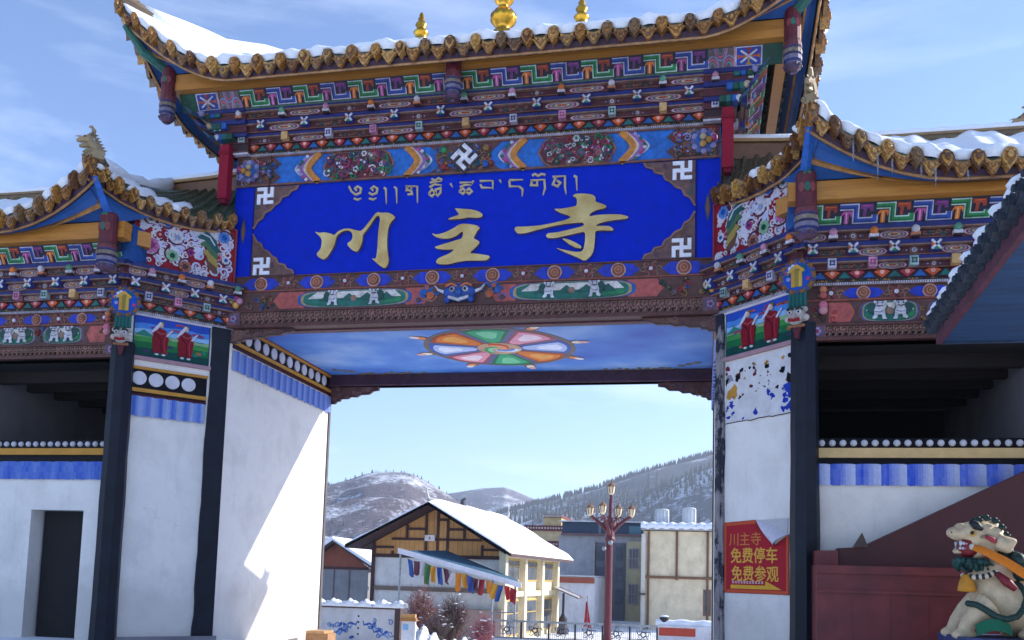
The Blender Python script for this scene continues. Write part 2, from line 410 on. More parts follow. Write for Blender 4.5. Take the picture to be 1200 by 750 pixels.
def tier(name, parent, fr, u0, u1, v0, v1, qb, kind, pitch, phase, seed, strip=.40):
    """one stepped course: a dark red board with painted eyes, a navy strip over it and small blocks."""
    mb = MB(); H = v1-v0; vs = v1-H*strip
    mb.fbox(fr, u0, u1, v0, vs, -.25, qb, MAR)
    mb.fbox(fr, u0-.06, u1+.06, vs, v1, -.25, qb+.06, NAVY)
    mb.fbox(fr, u0-.065, u1+.065, vs-.006, vs+.012, qb+.0, qb+.066, lin('#8a6a5c'))
    mb.fbox(fr, u0, u1, v0, v0+.012, qb, qb+.008, lin('#7a4a3a'))
    k0 = math.ceil((u0-phase)/pitch); k1 = math.floor((u1-phase)/pitch)
    s = min(.062, H*.36)
    for k in range(k0, k1+1):
        u = phase+k*pitch; v = v0+H*.48
        if u-u0 < .03 or u1-u < .03: continue
        if kind == 'x': xblock(mb, fr, u, v, s, qb, qb+.1)
        elif kind == 'd': dblock(mb, fr, u, v, s*.95, qb, qb+.1, k+seed)
        else: dome(mb, fr, u, v, s*.95, qb, qb+.08, k+seed)
    for k in range(k0-1, k1+1):
        u = phase+(k+.5)*pitch; v = (v0+vs)/2
        a = pitch*.32; b = (vs-v0)*.43
        if u-a < u0 or u+a > u1: continue
        mb.fbox(fr, u-a*1.25, u+a*1.25, v0+.014, vs-.008, qb, qb+.004, lin('#4a141e') if (k+seed) % 2 else lin('#541a28'))
        eye(mb, fr, u, v, a, b, qb+.004, (0, 2, 0, 1)[(k+seed) % 4])
    return mb.build(name, M['paint'], parent)

def lotus(name, parent, fr, u0, u1, v0, v1, vb, q):
    mb = MB(); H = v1-v0
    mb.fbox(fr, u0, u1, v0, v1, -.25, q, DMAR)
    n = int((u1-u0)/.155); un = (u1-u0)/n
    for i in range(n):
        u = u0+(i+.5)*un; c = (RED, COB, ORG, TEAL)[i % 4] if i % 2 else (lin('#a83040'), lin('#c85020'))[(i//2) % 2]
        if i % 2: pts = [(u-un*.5, v0+H*.12), (u+un*.5, v0+H*.12), (u, v1-.01)]
        else: pts = [(u-un*.62, v1-H*.25), (u-un*.3, v1-.005), (u+un*.3, v1-.005), (u+un*.62, v1-H*.25), (u, v0+H*.04)]
        mb.fpoly(fr, pts, q, q+.03-.012*(i % 2), c)
        if not i % 2: mb.fdisc(fr, u, v1-H*.32, un*.2, q+.03, q+.036, lin('#e0a090'), 7)
    # pebble strip and bead moulding under it
    mb.fbox(fr, u0, u1, vb, v0, -.25, q-.02, BRN)
    k = int((u1-u0)/.05)
    for i in range(k):
        u = u0+(i+.5)*(u1-u0)/k
        mb.fdisc(fr, u, vb+(v0-vb)*(.62+.16*(i % 2)), .022, q-.02, q-.008, (LBRN, DGRN, GOLD, DMAR)[rng.randrange(4)], 6, .016)
    mb.fbox(fr, u0-.02, u1+.02, vb-.03, vb, -.25, q+.02, lin('#c9c2cc'))
    for i in range(int((u1-u0)/.03)):
        u = u0+(i+.5)*.03; mb.fbox(fr, u-.006, u+.006, vb-.027, vb-.004, q+.02, q+.026, lin('#6a6070'))
    return mb.build(name, M['paint'], parent)

def carved(name, parent, fr, u0, u1, v0, v1, q, depth=.3):
    mb = MB(); mb.fbox(fr, u0, u1, v0, v1, q-depth, q, BRN)
    mb.fbox(fr, u0, u1, v0, v0+.05, q, q+.03, lin('#5c3028')); mb.fbox(fr, u0, u1, v1-.03, v1, q, q+.025, lin('#5c3028'))
    a, b = v0+.06, v1-.04; H = b-a; n = int((u1-u0)/(H*.62)); un = (u1-u0)/n
    for i in range(n):
        u = u0+i*un; c = LBRN if (i//9) % 2 else lin('#8d6254')
        X = lambda x, y: (u+x*un, a+y*H)
        for pth in ([X(0, .05), X(.5, .5), X(.28, .75), X(.5, .97)], [X(.5, .03), X(.75, .28), X(.53, .5), X(.98, .95)],
                    [X(.02, .5), X(.25, .28), X(.02, .08)], [X(.75, .97), X(.98, .72), X(.78, .52)]):
            mb.fstroke(fr, pth, .018, q, q+.014, c)
    for u in (u0+.14, u1-.14):
        mb.fbox(fr, u-.12, u+.12, a-.02, b+.02, q, q+.02, lin('#6a4a5c')); flower(mb, fr, u, (a+b)/2, .06, q+.02, LIL, RED, 5)
    return mb.build(name, M['paint'], parent)

def beast(mb, fr, u, v, s, h, flip=1, dark=True):
    """small painted white snow lion with a dark mane tuft."""
    X = lambda x, y: (u+flip*x*s, v+y*s)
    T = lin('#144a44')
    if dark: mb.fdisc(fr, *X(-.42, .25), .3*s, h, h+.012, T, 9, .36*s)
    body = [X(-.3, .1), X(-.2, .34), X(.05, .36), X(.25, .3), X(.34, .05), X(.36, -.3), X(.46, -.48), X(.2, -.48), X(.16, -.2),
            X(-.08, -.18), X(-.12, -.4), X(-.34, -.48), X(-.42, -.38), X(-.28, -.2)]
    mb.fpoly(fr, body, h, h+.022, WHT)
    mb.fdisc(fr, *X(.05, .45), .27*s, h, h+.035, WHT, 10, .2*s, dome=.012)
    for e in (-.12, .16): mb.fdisc(fr, *X(e, .5), .05*s, h+.035, h+.054, BLK, 6)
    mb.fstroke(fr, [X(-.16, .36), X(.02, .3), X(.2, .36)], .05*s, h+.035, h+.052, BLK)
    for e in (-.25, .35): mb.fdisc(fr, *X(e, .6), .09*s, h, h+.03, WHT, 6)
    mb.fstroke(fr, [X(-.25, .0), X(.02, -.05), X(.28, .06)], .035*s, h+.022, h+.028, lin('#5a6a78'))

def landscape(mb, fr, uc, vc, a, b, h):
    """a lobed cartouche holding a green field, snow peaks and a pair of white lions."""
    for k, c in ((1.1, lin('#7a4638')), (1.03, COB), (.97, lin('#a89060'))):
        pts = []
        for q in range(40):
            t = 2*PI*q/40; e = abs(math.cos(t))**.55*math.copysign(1, math.cos(t)); f = abs(math.sin(t))**.6*math.copysign(1, math.sin(t))
            pts.append((uc+a*k*e, vc+b*min(k, 1.0)*f))
        mb.fpoly(fr, pts, h, h+.004+(1.1-k)*.05, c)
    h2 = h+.012
    pts = []
    for q in range(40):
        t = 2*PI*q/40; e = abs(math.cos(t))**.6*math.copysign(1, math.cos(t)); f = abs(math.sin(t))**.6*math.copysign(1, math.sin(t))
        pts.append((uc+a*.92*e, vc+b*.93*f))
    mb.fpoly(fr, pts, h2-.004, h2, lin('#186a5c'))
    for q, (x, ww) in enumerate(((-.5, .34), (-.12, .3), (.2, .33), (.55, .3))):
        mb.fpoly(fr, [(uc+a*(x-ww), vc+b*.05), (uc+a*(x+ww), vc+b*.05), (uc+a*(x+ww*.6), vc+b*.8), (uc+a*(x-ww*.5), vc+b*.8)], h2, h2+.003+q*.0008, lin('#d8d0c8'))
        mb.fpoly(fr, [(uc+a*(x-ww*.4), vc-b*.2), (uc+a*(x+ww*.6), vc-b*.2), (uc+a*(x+ww*.12), vc+b*.6)], h2+.004, h2+.008+q*.0008, lin('#165a50'))
    for s in (-1, 1): mb.fpoly(fr, [(uc+s*a*.3, vc-b*.75), (uc+s*a*.84, vc-b*.55), (uc+s*a*.86, vc+b*.1)], h2, h2+.006, lin('#1d7a4a') if s > 0 else lin('#156a58'))
    mb.fdisc(fr, uc, vc-b*.0, b*.36, h2+.006, h2+.014, lin('#8a6a58'), 12)
    beast(mb, fr, uc-a*.38, vc-b*.08, b*1.5, h2+.01, 1); beast(mb, fr, uc+a*.38, vc-b*.08, b*1.5, h2+.01, -1)

def panelbeam(name, parent, fr, u0, u1, v0, v1, q, marks, depth=.28):
    mb = MB(); mb.fbox(fr, u0, u1, v0, v1, q-depth, q, BRN); H = v1-v0; vc = (v0+v1)/2
    for kind, u, a in marks:
        if kind == 'L': landscape(mb, fr, u, vc, a, H*.46, q)
        elif kind == 'R':       # salmon red field with pointed ends
            mb.fpoly(fr, [(u-a, vc), (u-a*.6, v1-.02), (u+a, v1-.02), (u+a, v0+.02), (u-a*.6, v0+.02)], q, q+.005, lin('#b4544c'))
        elif kind == 'r':
            mb.fpoly(fr, [(u+a, vc), (u+a*.6, v1-.02), (u-a, v1-.02), (u-a, v0+.02), (u+a*.6, v0+.02)], q, q+.005, lin('#b4544c'))
        elif kind == 'F': floral(mb, fr, u-a, u+a, v0+.04, v1-.04, q+.003, int(60*a), [LBRN, DGRN, GOLD, RED, BRN, DBRN, COB], .025, .055)
        elif kind == 'B':       # bunch of pale balls
            for x, y, c in ((-.06, 0, CRM), (.03, .07, PINK), (.03, -.07, lin('#d9a050')), (.1, 0, lin('#c88aa6'))):
                mb.ball(fr(u+x, vc+y, q+.05), .06, c, 9, 6)
        elif kind == 'K':       # blue guardian mask
            for s in (-1, 1):
                for x, y, r in ((.42, .28, .1), (.5, -.02, .12), (.62, .15, .1), (.7, -.22, .08), (.56, .4, .07)):
                    curl(mb, fr, u+s*x, vc+y*H, r*.9, q+.004, (LBRN, COB, lin('#7a5a9a'))[int(r*100) % 3], 0, 1.2, s, .034)
                    mb.fdisc(fr, u+s*x, vc+y*H, r*.55, q, q+.02, (COB, BRN, lin('#b4542c'))[int(x*10) % 3], 8)
                mb.fstroke(fr, [(u+s*.26, vc+.1*H), (u+s*.36, vc+.22*H), (u+s*.42, vc+.45*H)], [.05, .035, .008], q+.02, q+.06, WHT)
            mb.fdisc(fr, u, vc+.02, .27, q, q+.06, lin('#1c4ca4'), 16, H*.46, dome=.05)
            for s in (-1, 1):
                mb.ball(fr(u+s*.11, vc+.06, q+.1), .05, WHT, 8, 6); mb.ball(fr(u+s*.11, vc+.055, q+.14), .025, BLK, 7, 5)
                mb.fstroke(fr, [(u+s*.03, vc+.1), (u+s*.12, vc+.15), (u+s*.22, vc+.11)], .03, q+.08, q+.12, lin('#c86a3c'))
                mb.ball(fr(u+s*.2, vc-.1, q+.07), .06, lin('#2450a8'), 8, 6)
            mb.ball(fr(u, vc-.0, q+.12), .05, lin('#3468b8'), 8, 6); mb.fstroke(fr, [(u-.17, vc-.07), (u, vc-.12), (u+.17, vc-.07)], .045, q+.08, q+.125, WHT)
    return mb.build(name, M['paint'], parent)

def railbeam(name, parent, fr, u0, u1, v0, v1, q, cs, gaps, depth=.26):
    """blue lozenges holding a round boss, with carved brown fields between."""
    mb = MB(); mb.fbox(fr, u0, u1, v0, v1, q-depth, q, BRN); H = v1-v0; vc = (v0+v1)/2
    mb.fbox(fr, u0, u1, v0, v0+.025, q, q+.03, lin('#8a4434')); mb.fbox(fr, u0, u1, v1-.02, v1, q, q+.02, lin('#5c3028'))
    for u in cs:
        a = gaps*.33
        mb.fpoly(fr, [(u-a, vc), (u-a*.62, v1-.04), (u+a*.62, v1-.04), (u+a, vc), (u+a*.62, v0+.04), (u-a*.62, v0+.04)], q, q+.005, lin('#1030b4'))
        mb.fdisc(fr, u, vc, H*.42, q, q+.02, lin('#c89a88'), 16); mb.fdisc(fr, u, vc, H*.35, q+.02, q+.028, lin('#8a4a3c'), 14)
        mb.ring(fr, u, vc, H*.2, H*.06, q+.028, q+.038, lin('#b07858'), 10); mb.fdisc(fr, u, vc, H*.1, q+.028, q+.04, lin('#a86a40'), 8)
        for sgn in (-1, 1):
            uu = u+gaps/2*sgn
            if uu < u0+.15 or uu > u1-.15: continue
            if sgn > 0 or u == cs[0]:
                for k in range(6):
                    aa = PI*k/3; curl(mb, fr, uu+.12*math.cos(aa), vc+H*.26*math.sin(aa), .05, q, LBRN, aa, 1.1, 1, .02)
                for k in range(4): mb.fdisc(fr, uu+.07*math.cos(PI*k/2+.78), vc+.07*math.sin(PI*k/2+.78), .05, q, q+.016, lin('#7a3034'), 7, .025, PI*k/2+.78)
                mb.fdisc(fr, uu, vc, .03, q, q+.035, WHT if k % 2 else PINK, 8)
    return mb.build(name, M['paint'], parent)

def manji(mb, fr, u, v, s, rot, h0, h1, col):
    t = s*.4; k = s*.8; e = s; ca, sa = math.cos(rot), math.sin(rot)
    for path in ([(-e, k), (0, k), (0, -k), (e, -k)], [(-k, -e), (-k, 0), (-t/2, 0)], [(t/2, 0), (k, 0), (k, e)]):
        mb.fstroke(fr, [(x*ca-y*sa+u, x*sa+y*ca+v) for x, y in path], t, h0, h1, col)

TIB = [(0, 2), (2, 4), (4, 5), (5, 6), (6, 10), (10, 15), (15, 16), (16, 21), (21, 24), (24, 25), (25, 28), (28, 32), (32, 35), (35, 36)]
def tibet_text(mb, P, h0, h1, col, fr, wd=.032, part=None):
    S = [[(38,97),(50,122),(70,138),(92,130),(97,108),(80,98),(67,108),(76,119)], [(62,156),(80,163),(98,155)],
         [(135,128),(150,138),(172,130),(176,108),(158,98),(146,108),(156,119)], [(135,156),(155,162),(172,153)],
         [(207,104),(217,110),(219,182)], [(257,100),(268,108),(270,180)],
         [(312,98),(372,97)], [(369,97),(370,178)], [(322,98),(317,116),(340,118),(344,135),(322,137)], [(340,98),(340,118)],
         [(430,80),(488,72)], [(438,62),(455,70),(472,58),(490,66)], [(428,102),(452,88),(488,92)], [(425,135),(440,112),(456,130),(440,146),(425,135)],
         [(460,140),(458,114),(482,106),(482,128),(464,146)], [(530,84),(540,102)],
         [(575,80),(638,78)], [(640,70),(635,86)], [(575,102),(600,90),(632,92)], [(572,122),(590,108),(604,122),(590,134),(572,122)],
         [(604,122),(620,108),(634,122),(620,134),(604,122)], [(672,72),(738,70)], [(735,70),(735,112)], [(675,88),(682,104),(732,105)],
         [(768,66),(776,80)], [(815,68),(882,65)], [(815,70),(818,98),(862,98)], [(862,98),(880,112),(877,146)],
         [(918,70),(990,64)], [(925,45),(940,38),(955,47),(970,38),(990,42)], [(926,70),(920,92),(950,93),(950,70)], [(985,66),(988,108),(978,140)],
         [(1025,52),(1090,47)], [(1042,52),(1026,88),(1050,98),(1063,80),(1046,70)], [(1085,48),(1085,100),(1090,136)], [(1128,46),(1140,52),(1143,118)]]
    for s in S[part[0]:part[1]]:
        n = len(s); mb.fstroke(fr, [P(400+x/4.138, 195+y/4.138) for x, y in s], [wd*(1 if i < n-1 or n > 3 else .4) for i in range(n)], h0, h1, col)

SIGNS = {
 'a': (360, 230, 7.5, [[(78,318),(110,330),(165,325),(215,335),(248,352),(268,330),(290,312),(330,295),(385,292),(420,303),(475,316),(500,300),(560,225),(605,165),(628,148),(665,155),(720,152),(760,170),(785,195),(745,235),(720,290),(712,380),(712,470),(728,570),(715,615),(690,645),(640,615),(570,548),(612,562),(625,480),(632,330),(650,215),(640,180),(615,185),(560,270),(515,325),(498,350),(495,410),(470,470),(445,500),(400,480),(355,428),(400,395),(410,360),(400,325),(365,308),(320,318),(275,350),(262,385),(245,450),(190,540),(155,568),(110,545),(90,515),(130,470),(140,400),(122,362),(95,340)]]),
 'b': (500, 235, 8.822, [[(295,90),(340,95),(400,98),(480,105),(550,125),(590,155),(575,185),(520,192),(440,185),(400,195),(330,205),(220,208),(260,185),(345,160),(320,120)],
   [(55,345),(110,365),(200,340),(290,295),(340,260),(390,250),(450,255),(530,268),(560,295),(535,320),(495,390),(500,405),(550,430),(555,450),(510,500),(450,555),(520,558),(600,570),(655,580),(660,600),(625,630),(520,632),(420,632),(330,645),(240,670),(150,672),(105,655),(110,625),(140,600),(240,560),(300,515),(200,520),(110,510),(90,490),(150,470),(250,440),(330,415),(375,400),(385,345),(375,330),(320,375),(250,405),(160,405),(95,385)]]),
 'c': (595, 220, 7.893, [[(600,85),(640,65),(720,65),(790,75),(818,100),(815,140),(880,160),(920,180),(900,205),(830,215),(770,245),(755,275),(830,262),(950,255),(1060,258),(1125,280),(1100,300),(1000,308),(900,325),(840,345),(815,365),(880,362),(950,365),(985,395),(970,408),(880,405),(812,410),(812,480),(800,590),(775,640),(715,690),(640,650),(540,610),(440,562),(530,585),(640,605),(700,595),(720,500),(718,415),(640,432),(540,455),(450,475),(380,478),(355,455),(375,430),(450,425),(560,400),(712,362),(700,332),(640,335),(520,348),(400,370),(280,400),(170,432),(95,435),(65,395),(80,370),(160,370),(300,360),(430,335),(540,308),(590,285),(560,265),(490,245),(425,205),(500,205),(590,190),(640,178),(645,140),(640,105)],
   [(500,475),(560,485),(640,520),(690,555),(680,572),(630,565),(560,525)]])}

def smooth2(pts, it=1):
    for _ in range(it):
        o = []
        for i in range(len(pts)):
            a, b = pts[i], pts[(i+1) % len(pts)]
            o += [(a[0]*.8+b[0]*.2, a[1]*.8+b[1]*.2), (a[0]*.2+b[0]*.8, a[1]*.2+b[1]*.8)]
        pts = o
    return pts

# ------------------------------------------------------------------ roofs
def sample(path, n):
    P = [Vector(p) for p in path]; d = [0]
    for i in range(1, len(P)): d.append(d[-1]+(P[i]-P[i-1]).length)
    T = d[-1]; o = []; j = 0
    for k in range(n):
        t = T*k/(n-1)
        while j < len(P)-2 and d[j+1] < t: j += 1
        f = (t-d[j])/max(d[j+1]-d[j], 1e-9); o.append(P[j].lerp(P[j+1], min(max(f, 0), 1)))
    return o, T

GT = [lin(c) for c in ('#96642a', '#b8843a', '#6e4420', '#a87434', '#80603f', '#c49450')]
SNR = random.Random(11)
def roof_side(parent, eave, top, beam, inward, pitch=.41, sag=.42, snow=.13, caps=True, tilecol='#3d4a36', soff='bluesoff',
              snowmask=None, cs=1.0, snowname='snow_cover', trim='#b98a5a', seed=0, vmax=1.0):
    """eave -> top tiled slope; tile caps on the eave; soffit from the eave to the beam line; snow lying on it."""
    nt_ = max(2, round(sample(eave, 3)[1]/pitch)); sub = 8; n = nt_*sub+1
    E, Ln = sample(eave, n); T, _ = sample(top, n)
    rs = random.Random(seed)
    def outv(i):
        d = E[min(i+2, n-1)]-E[max(i-2, 0)]; d.normalize(); h = Vector((d.y, -d.x, 0))
        if h.length < 1e-6: h = Vector((0, -1, 0))
        h.normalize()
        if h.dot((T[i]-E[i])) > 0: h = -h
        return d, h
    OV = [outv(i) for i in range(n)]
    def surf(i, v, up=0):
        p = E[i].lerp(T[i], v); p.z -= sag*4*v*(1-v); p.z += up; return p
    def corr(i):
        x = (i % sub)/sub; return .07*cs*max(0, math.cos(2*PI*x))**.7 if (math.cos(2*PI*x) > 0) else -.01
    # tiles: corrugated sheet with thickness at the eave
    mb = MB(); tc = lin(tilecol); tc2 = tuple(c*.75 for c in tc[:3])+(1,)
    rows = []
    for v in (0, .04, .12, .25, .4, .55, .7, .85, 1): rows.append([surf(i, v, corr(i)) for i in range(n)])
    mb.grid(rows, tc, colf=lambda i, j: tc if (j//2) % 2 else tc2)
    mb.grid([[surf(i, 0, corr(i)) for i in range(n)], [surf(i, 0, -.06) for i in range(n)], [surf(i, .5, -.1) for i in range(n)], [surf(i, 1, -.1) for i in range(n)]], tc2)
    if caps:
        for k in range(nt_+1):
            i = min(k*sub, n-1); d, h = OV[i]; fr = Fr(E[i]+h*.03, d if d.cross(Vector((0, 0, 1))).dot(h) > 0 else -d, h, (0, 0, 1))
            fr.V = (Vector((0, 0, 1))-h*.12).normalized(); c = GT[rs.randrange(6)]; c2 = GT[rs.randrange(6)]
            s = cs*rs.uniform(.9, 1.08); ja = rs.uniform(-.1, .1); fr.U, fr.V = (fr.U*math.cos(ja)+fr.V*math.sin(ja)), (fr.V*math.cos(ja)-fr.U*math.sin(ja))
            sh = [(0, -.19), (.035, -.12), (.07, -.08), (.088, .0), (.072, .07), (.032, .105), (0, .115), (-.032, .105), (-.072, .07), (-.088, 0), (-.07, -.08), (-.035, -.12)]
            mb.fpoly(fr, [(x*s, y*s) for x, y in sh], -.12, .02, c)
            mb.fpoly(fr, [(x*s*.72, y*s*.72) for x, y in sh], .02, .035, c2)
            mb.fdisc(fr, 0, .0, .035*s, .035, .06, c, 8, .05*s, dome=.012)
            for s2 in (-1, 1): mb.fdisc(fr, s2*.04*s, .05*s, .018*s, .035, .05, c, 6)
            if k < nt_:
                j = min(i+sub//2, n-1); d, h = OV[j]; fr = Fr(E[j]+h*.0, d if d.cross(Vector((0, 0, 1))).dot(h) > 0 else -d, h, (0, 0, 1)); c = GT[rs.randrange(6)]
                hw = pitch*.36; s = cs
                sh = [(-hw, .03*s), (-hw*.5, -.02*s), (0, -.035*s), (hw*.5, -.02*s), (hw, .03*s), (hw*.98, -.06*s), (hw*.62, -.10*s), (hw*.45, -.15*s), (.02, -.215*s), (-.02, -.215*s), (-hw*.45, -.15*s), (-hw*.62, -.10*s), (-hw*.98, -.06*s)]
                mb.fpoly(fr, sh, -.06, .0, c)
                mb.fpoly(fr, [(x*.7, -.07*s+(y+.07*s)*.7) for x, y in sh], 0, .012, GT[rs.randrange(6)])
                mb.fdisc(fr, 0, -.1*s, .03*s, .01, .03, c, 7); mb.fdisc(fr, .06*s, -.075*s, .018*s, .01, .026, c, 6); mb.fdisc(fr, -.06*s, -.075*s, .018*s, .01, .026, c, 6)
    tiles = mb.build('tiles', M['tile'], parent)
    # fascia + soffit
    if beam is not None:
        B, _ = sample(beam, n); mb = MB()
        r0 = [E[i]-Vector((0, 0, .10*cs))-OV[i][1]*.10 for i in range(n)]; r1 = [p-Vector((0, 0, .10))-OV[i][1]*.03 for i, p in enumerate(r0)]
        r2 = [p-OV[i][1]*.05 for i, p in enumerate(r1)]
        mb.grid([[E[i]-OV[i][1]*.10+Vector((0, 0, -.02)) for i in range(n)], r0], lin('#3a2030')); mb.grid([r0, r1], lin('#4a2c44'))
        mb.tube(r1[::2], .022, lin(trim), 6)
        o = mb.build('fascia', M['paint'], parent); mb = MB()
        r3 = [r2[i].lerp(B[i], .38)+Vector((0, 0, -.05)) for i in range(n)]
        mb.grid([r2, [r2[i].lerp(B[i], .19)+Vector((0, 0, -.01)) for i in range(n)], r3, B], (1, 1, 1, 1))
        mb.build('soffit', M[soff], parent)
        mb = MB(); mb.grid([[p+Vector((0, 0, -.004)) for p in r3], [p.lerp(B[i], .16)+Vector((0, 0, -.012)) for i, p in enumerate(r3)]], lin('#b07c3a'))
        # a rib under the soffit
        mb.grid([[r3[i]+Vector((0, 0, -.03)) for i in range(n)], [r3[i].lerp(B[i], .14)+Vector((0, 0, -.05)) for i in range(n)]], lin('#a8763a'))
        mb.build('eave_rib', M['paint'], parent)
    # snow
    if snow:
        mb = MB(); seg = []; cur = []
        nph = [rs.uniform(0, 6) for _ in range(6)]
        for i in range(n):
            u = i/(n-1)
            if snowmask is None or snowmask(u): cur.append(i)
            elif cur: seg.append(cur); cur = []
        if cur: seg.append(cur)
        for sgm in seg:
            if len(sgm) < 3: continue
            rows = [[] for _ in range(9)]
            m = len(sgm)
            for q, i in enumerate(sgm):
                e = min(1, min(q, m-1-q)/2.0+.15) if snowmask is not None else 1
                x = (i % sub)/sub; lump = .5-.5*math.cos(2*PI*x)          # 1 in the channels
                hh = snow*e*(1+.2*math.sin(i*.23+nph[0])+.14*math.sin(i*.61+nph[1]))
                cr = corr(i); h = OV[i][1]; back = Vector((0, 0, 0))
                ed = .05+.05*lump-.03*math.sin(i*.37+nph[2])
                b0 = surf(i, 0, cr+.01)+h*(ed-.10); b1 = surf(i, 0, cr*.4+hh*(.5+.15*lump))+h*(ed-.02); b2 = surf(i, 0, cr*.3+hh*(.85+.12*lump))+h*(ed-.05)
                rows[0].append(b0); rows[1].append(b1); rows[2].append(b2)
                for r_, (v, k) in enumerate(((.06, 1.1), (.15, 1.2), (.35, 1.25), (.6, 1.3), (.85, 1.3), (1.0, 1.2 if vmax == 1 else -.1))):
                    v *= vmax
                    rows[3+r_].append(surf(i, v, cr*.25*(1-v)+hh*k+.03*math.sin(i*.19+v*9+nph[3])*v))
            mb.grid(rows, (1, 1, 1, 1))
        mb.build(snowname, M['snow'], parent, smooth=True)
    return E, T, OV

def dragon(name, parent, base, d, s=1.0, col='#7d6a50'):
    """hip or ridge end ornament: curled scaly body, open jaw, horns and tail fin. d = horizontal facing."""
    mb = MB(); d = Vector(d).normalized(); z = Vector((0, 0, 1)); sd = d.cross(z); b = Vector(base); c = lin(col); c2 = lin('#9a8360'); c3 = lin('#5c4c3c')
    pt = lambda x, y, k=0: b+d*x*s+z*y*s+sd*k*s
    mb.fbox(Fr(b, sd, d), -.11*s, .11*s, -.16*s, .05*s, -.3*s, .12*s, c)
    mb.tube([pt(-.3, -.02), pt(-.12, .1), pt(.02, .22), pt(.06, .36), pt(-.02, .48)], [.06*s, .13*s, .13*s, .1*s, .05*s], c, 8)
    mb.tube([pt(.0, .26), pt(.12, .3), pt(.24, .26), pt(.32, .2)], [.11*s, .11*s, .075*s, .04*s], c2, 8)
    mb.tube([pt(.05, .16), pt(.16, .12), pt(.26, .08)], [.08*s, .06*s, .03*s], c, 7)
    mb.tube([pt(-.02, .44), pt(-.04, .56), pt(.02, .64), pt(.08, .62)], [.055*s, .05*s, .04*s, .02*s], c2, 7)
    for k in (-1, 1):
        mb.tube([pt(.05, .34, .05*k), pt(-.02, .44, .1*k), pt(.02, .53, .14*k)], [.03*s, .022*s, .006*s], c3, 5)
        mb.ball(pt(.16, .33, .075*k), .035*s, c3, 7, 5); mb.tube([pt(.2, .14, .06*k), pt(.26, .16, .06*k)], .012*s, c2, 5)
        mb.tube([pt(.0, .02, .08*k), pt(.12, -.04, .12*k), pt(.16, -.1, .12*k)], [.05*s, .04*s, .05*s], c, 6)
    for q in range(6):
        t = q/5; x, y = -.26+.22*t, .02+.34*t
        mb.prism([pt(x, y, -.012), pt(x-.1, y+.1, -.012), pt(x+.04, y+.1, -.012)], sd*.024*s, c2)
    for q in range(5):
        mb.tube([pt(.22+.02*q, .3+.01*q), pt(.26+.03*q, .38-.02*q)], [.014*s, .004*s], c2, 5)
    return mb.build(name, M['stat'], parent)

def hang_post(name, parent, p, top, bot, style=0, r=.14):
    """hanging newel: dark red shaft, banded collar and lotus drop."""
    mb = MB(); H = top-bot; x, y = p
    mb.lathe([(r*.8, H), (r*.95, H*.96), (r*.98, H*.5), (r*.9, H*.47)], (x, y, bot), lin('#641826'), 12)
    prof = [(r*.3, 0), (r*.55, H*.02), (r*.9, H*.07), (r*1.0, H*.12), (r*.85, H*.15), (r*1.08, H*.18), (r*1.1, H*.24), (r*.95, H*.26), (r*1.1, H*.28), (r*1.12, H*.34), (r*1.0, H*.37), (r*1.1, H*.39), (r*1.05, H*.46), (r*.9, H*.48)]
    cols = [lin(c) for c in ('#4a3430', '#5a3a54', '#463c6a', '#7a7490', '#28346e', '#746e88', '#6a4434', '#262f66', '#80705e', '#2c3562', '#54345e', '#702f34', '#4c222e')]
    mb.lathe(prof, (x, y, bot), lin('#7a6a98'), 12, colf=lambda i, j: cols[i % len(cols)])
    for k in range(10):
        a = 2*PI*k/10; mb.ball((x+r*1.0*math.cos(a), y+r*1.0*math.sin(a), bot+H*.31), r*.15, lin('#8c7e78'), 6, 4)
        mb.ball((x+r*.96*math.cos(a), y+r*.96*math.sin(a), bot+H*.1), r*.2, lin('#5c4668') if k % 2 else lin('#5a3c30'), 6, 4)
    for k in range(3):
        a = -PI/2-.5+.5*k; mb.fdisc(Fr((x, y, bot), (-math.sin(a), math.cos(a), 0), (math.cos(a), math.sin(a), 0)), 0, H*.74, r*.3, r*.9, r*1.06, lin('#8e3a3e') if k != 1 else lin('#2a6a58'), 8, r*.5)
    return mb.build(name, M['paint'], parent)

# ------------------------------------------------------------------ ground
def ground():
    mb = MB(); ys = [-400, -150, -60, -30, -15, -8, -4, 0, .5, 1, 1.5, 2, 2.5, 3, 4, 5, 6, 8, 10, 13, 16, 20, 24, 30, 40, 60, 100, 200, 500, 1200, 1800]
    xs = [-1800, -1000, -400, -150, -60, -30, -15, -8, -4, 0, 4, 8, 15, 30, 60, 150, 400, 1000, 1800]
    def z(y): t = max(y-.2, 0); return -1.75*(1-math.exp(-(t/9.5)**1.25))
    mb.grid([[(x, y, z(y)) for x in xs] for y in ys], (1, 1, 1, 1))
    m, t, b = base_mat('snowy_pavement', .8)
    n = noise(t, .35, 8, .6); r = ramp(t, n.outputs['Fac'], [(.32, lin('#8b8682')), (.39, lin('#b5b3b4')), (.44, (.8, .82, .86)), (.7, (.86, .88, .92))])
    t.links.new(r.outputs[0], b.inputs['Base Color']); n2 = noise(t, 6, 6); bump(t, b, n2.outputs['Fac'], .4, .04)
    struct(mb.build('ground', m))
    return z
GZ = ground()

# ------------------------------------------------------------------ the gateway
W, D = 4.10, 4.40
gate = thing('gateway', 'painted temple gateway with blue name board and snow covered upturned roof', 'gateway')
F = Fr((0, 0, 0), (1, 0, 0))
SR, SLf = Fr((W, 0, 0), (0, 1, 0)), Fr((-W, D, 0), (0, -1, 0))       # right and left flanks of the upper storey
SPL = {1: Fr((W, 0, 0), (.671, -.741, 0)), -1: Fr((-5.25, -1.27, 0), (.671, .741, 0))}
LS = 1.711
mb = MB(); mb.box((-W+.02, .0, 5.46), (W-.02, D, 9.75), lin('#3a2a34')); mb.build('upper_wall', M['paint'], gate)

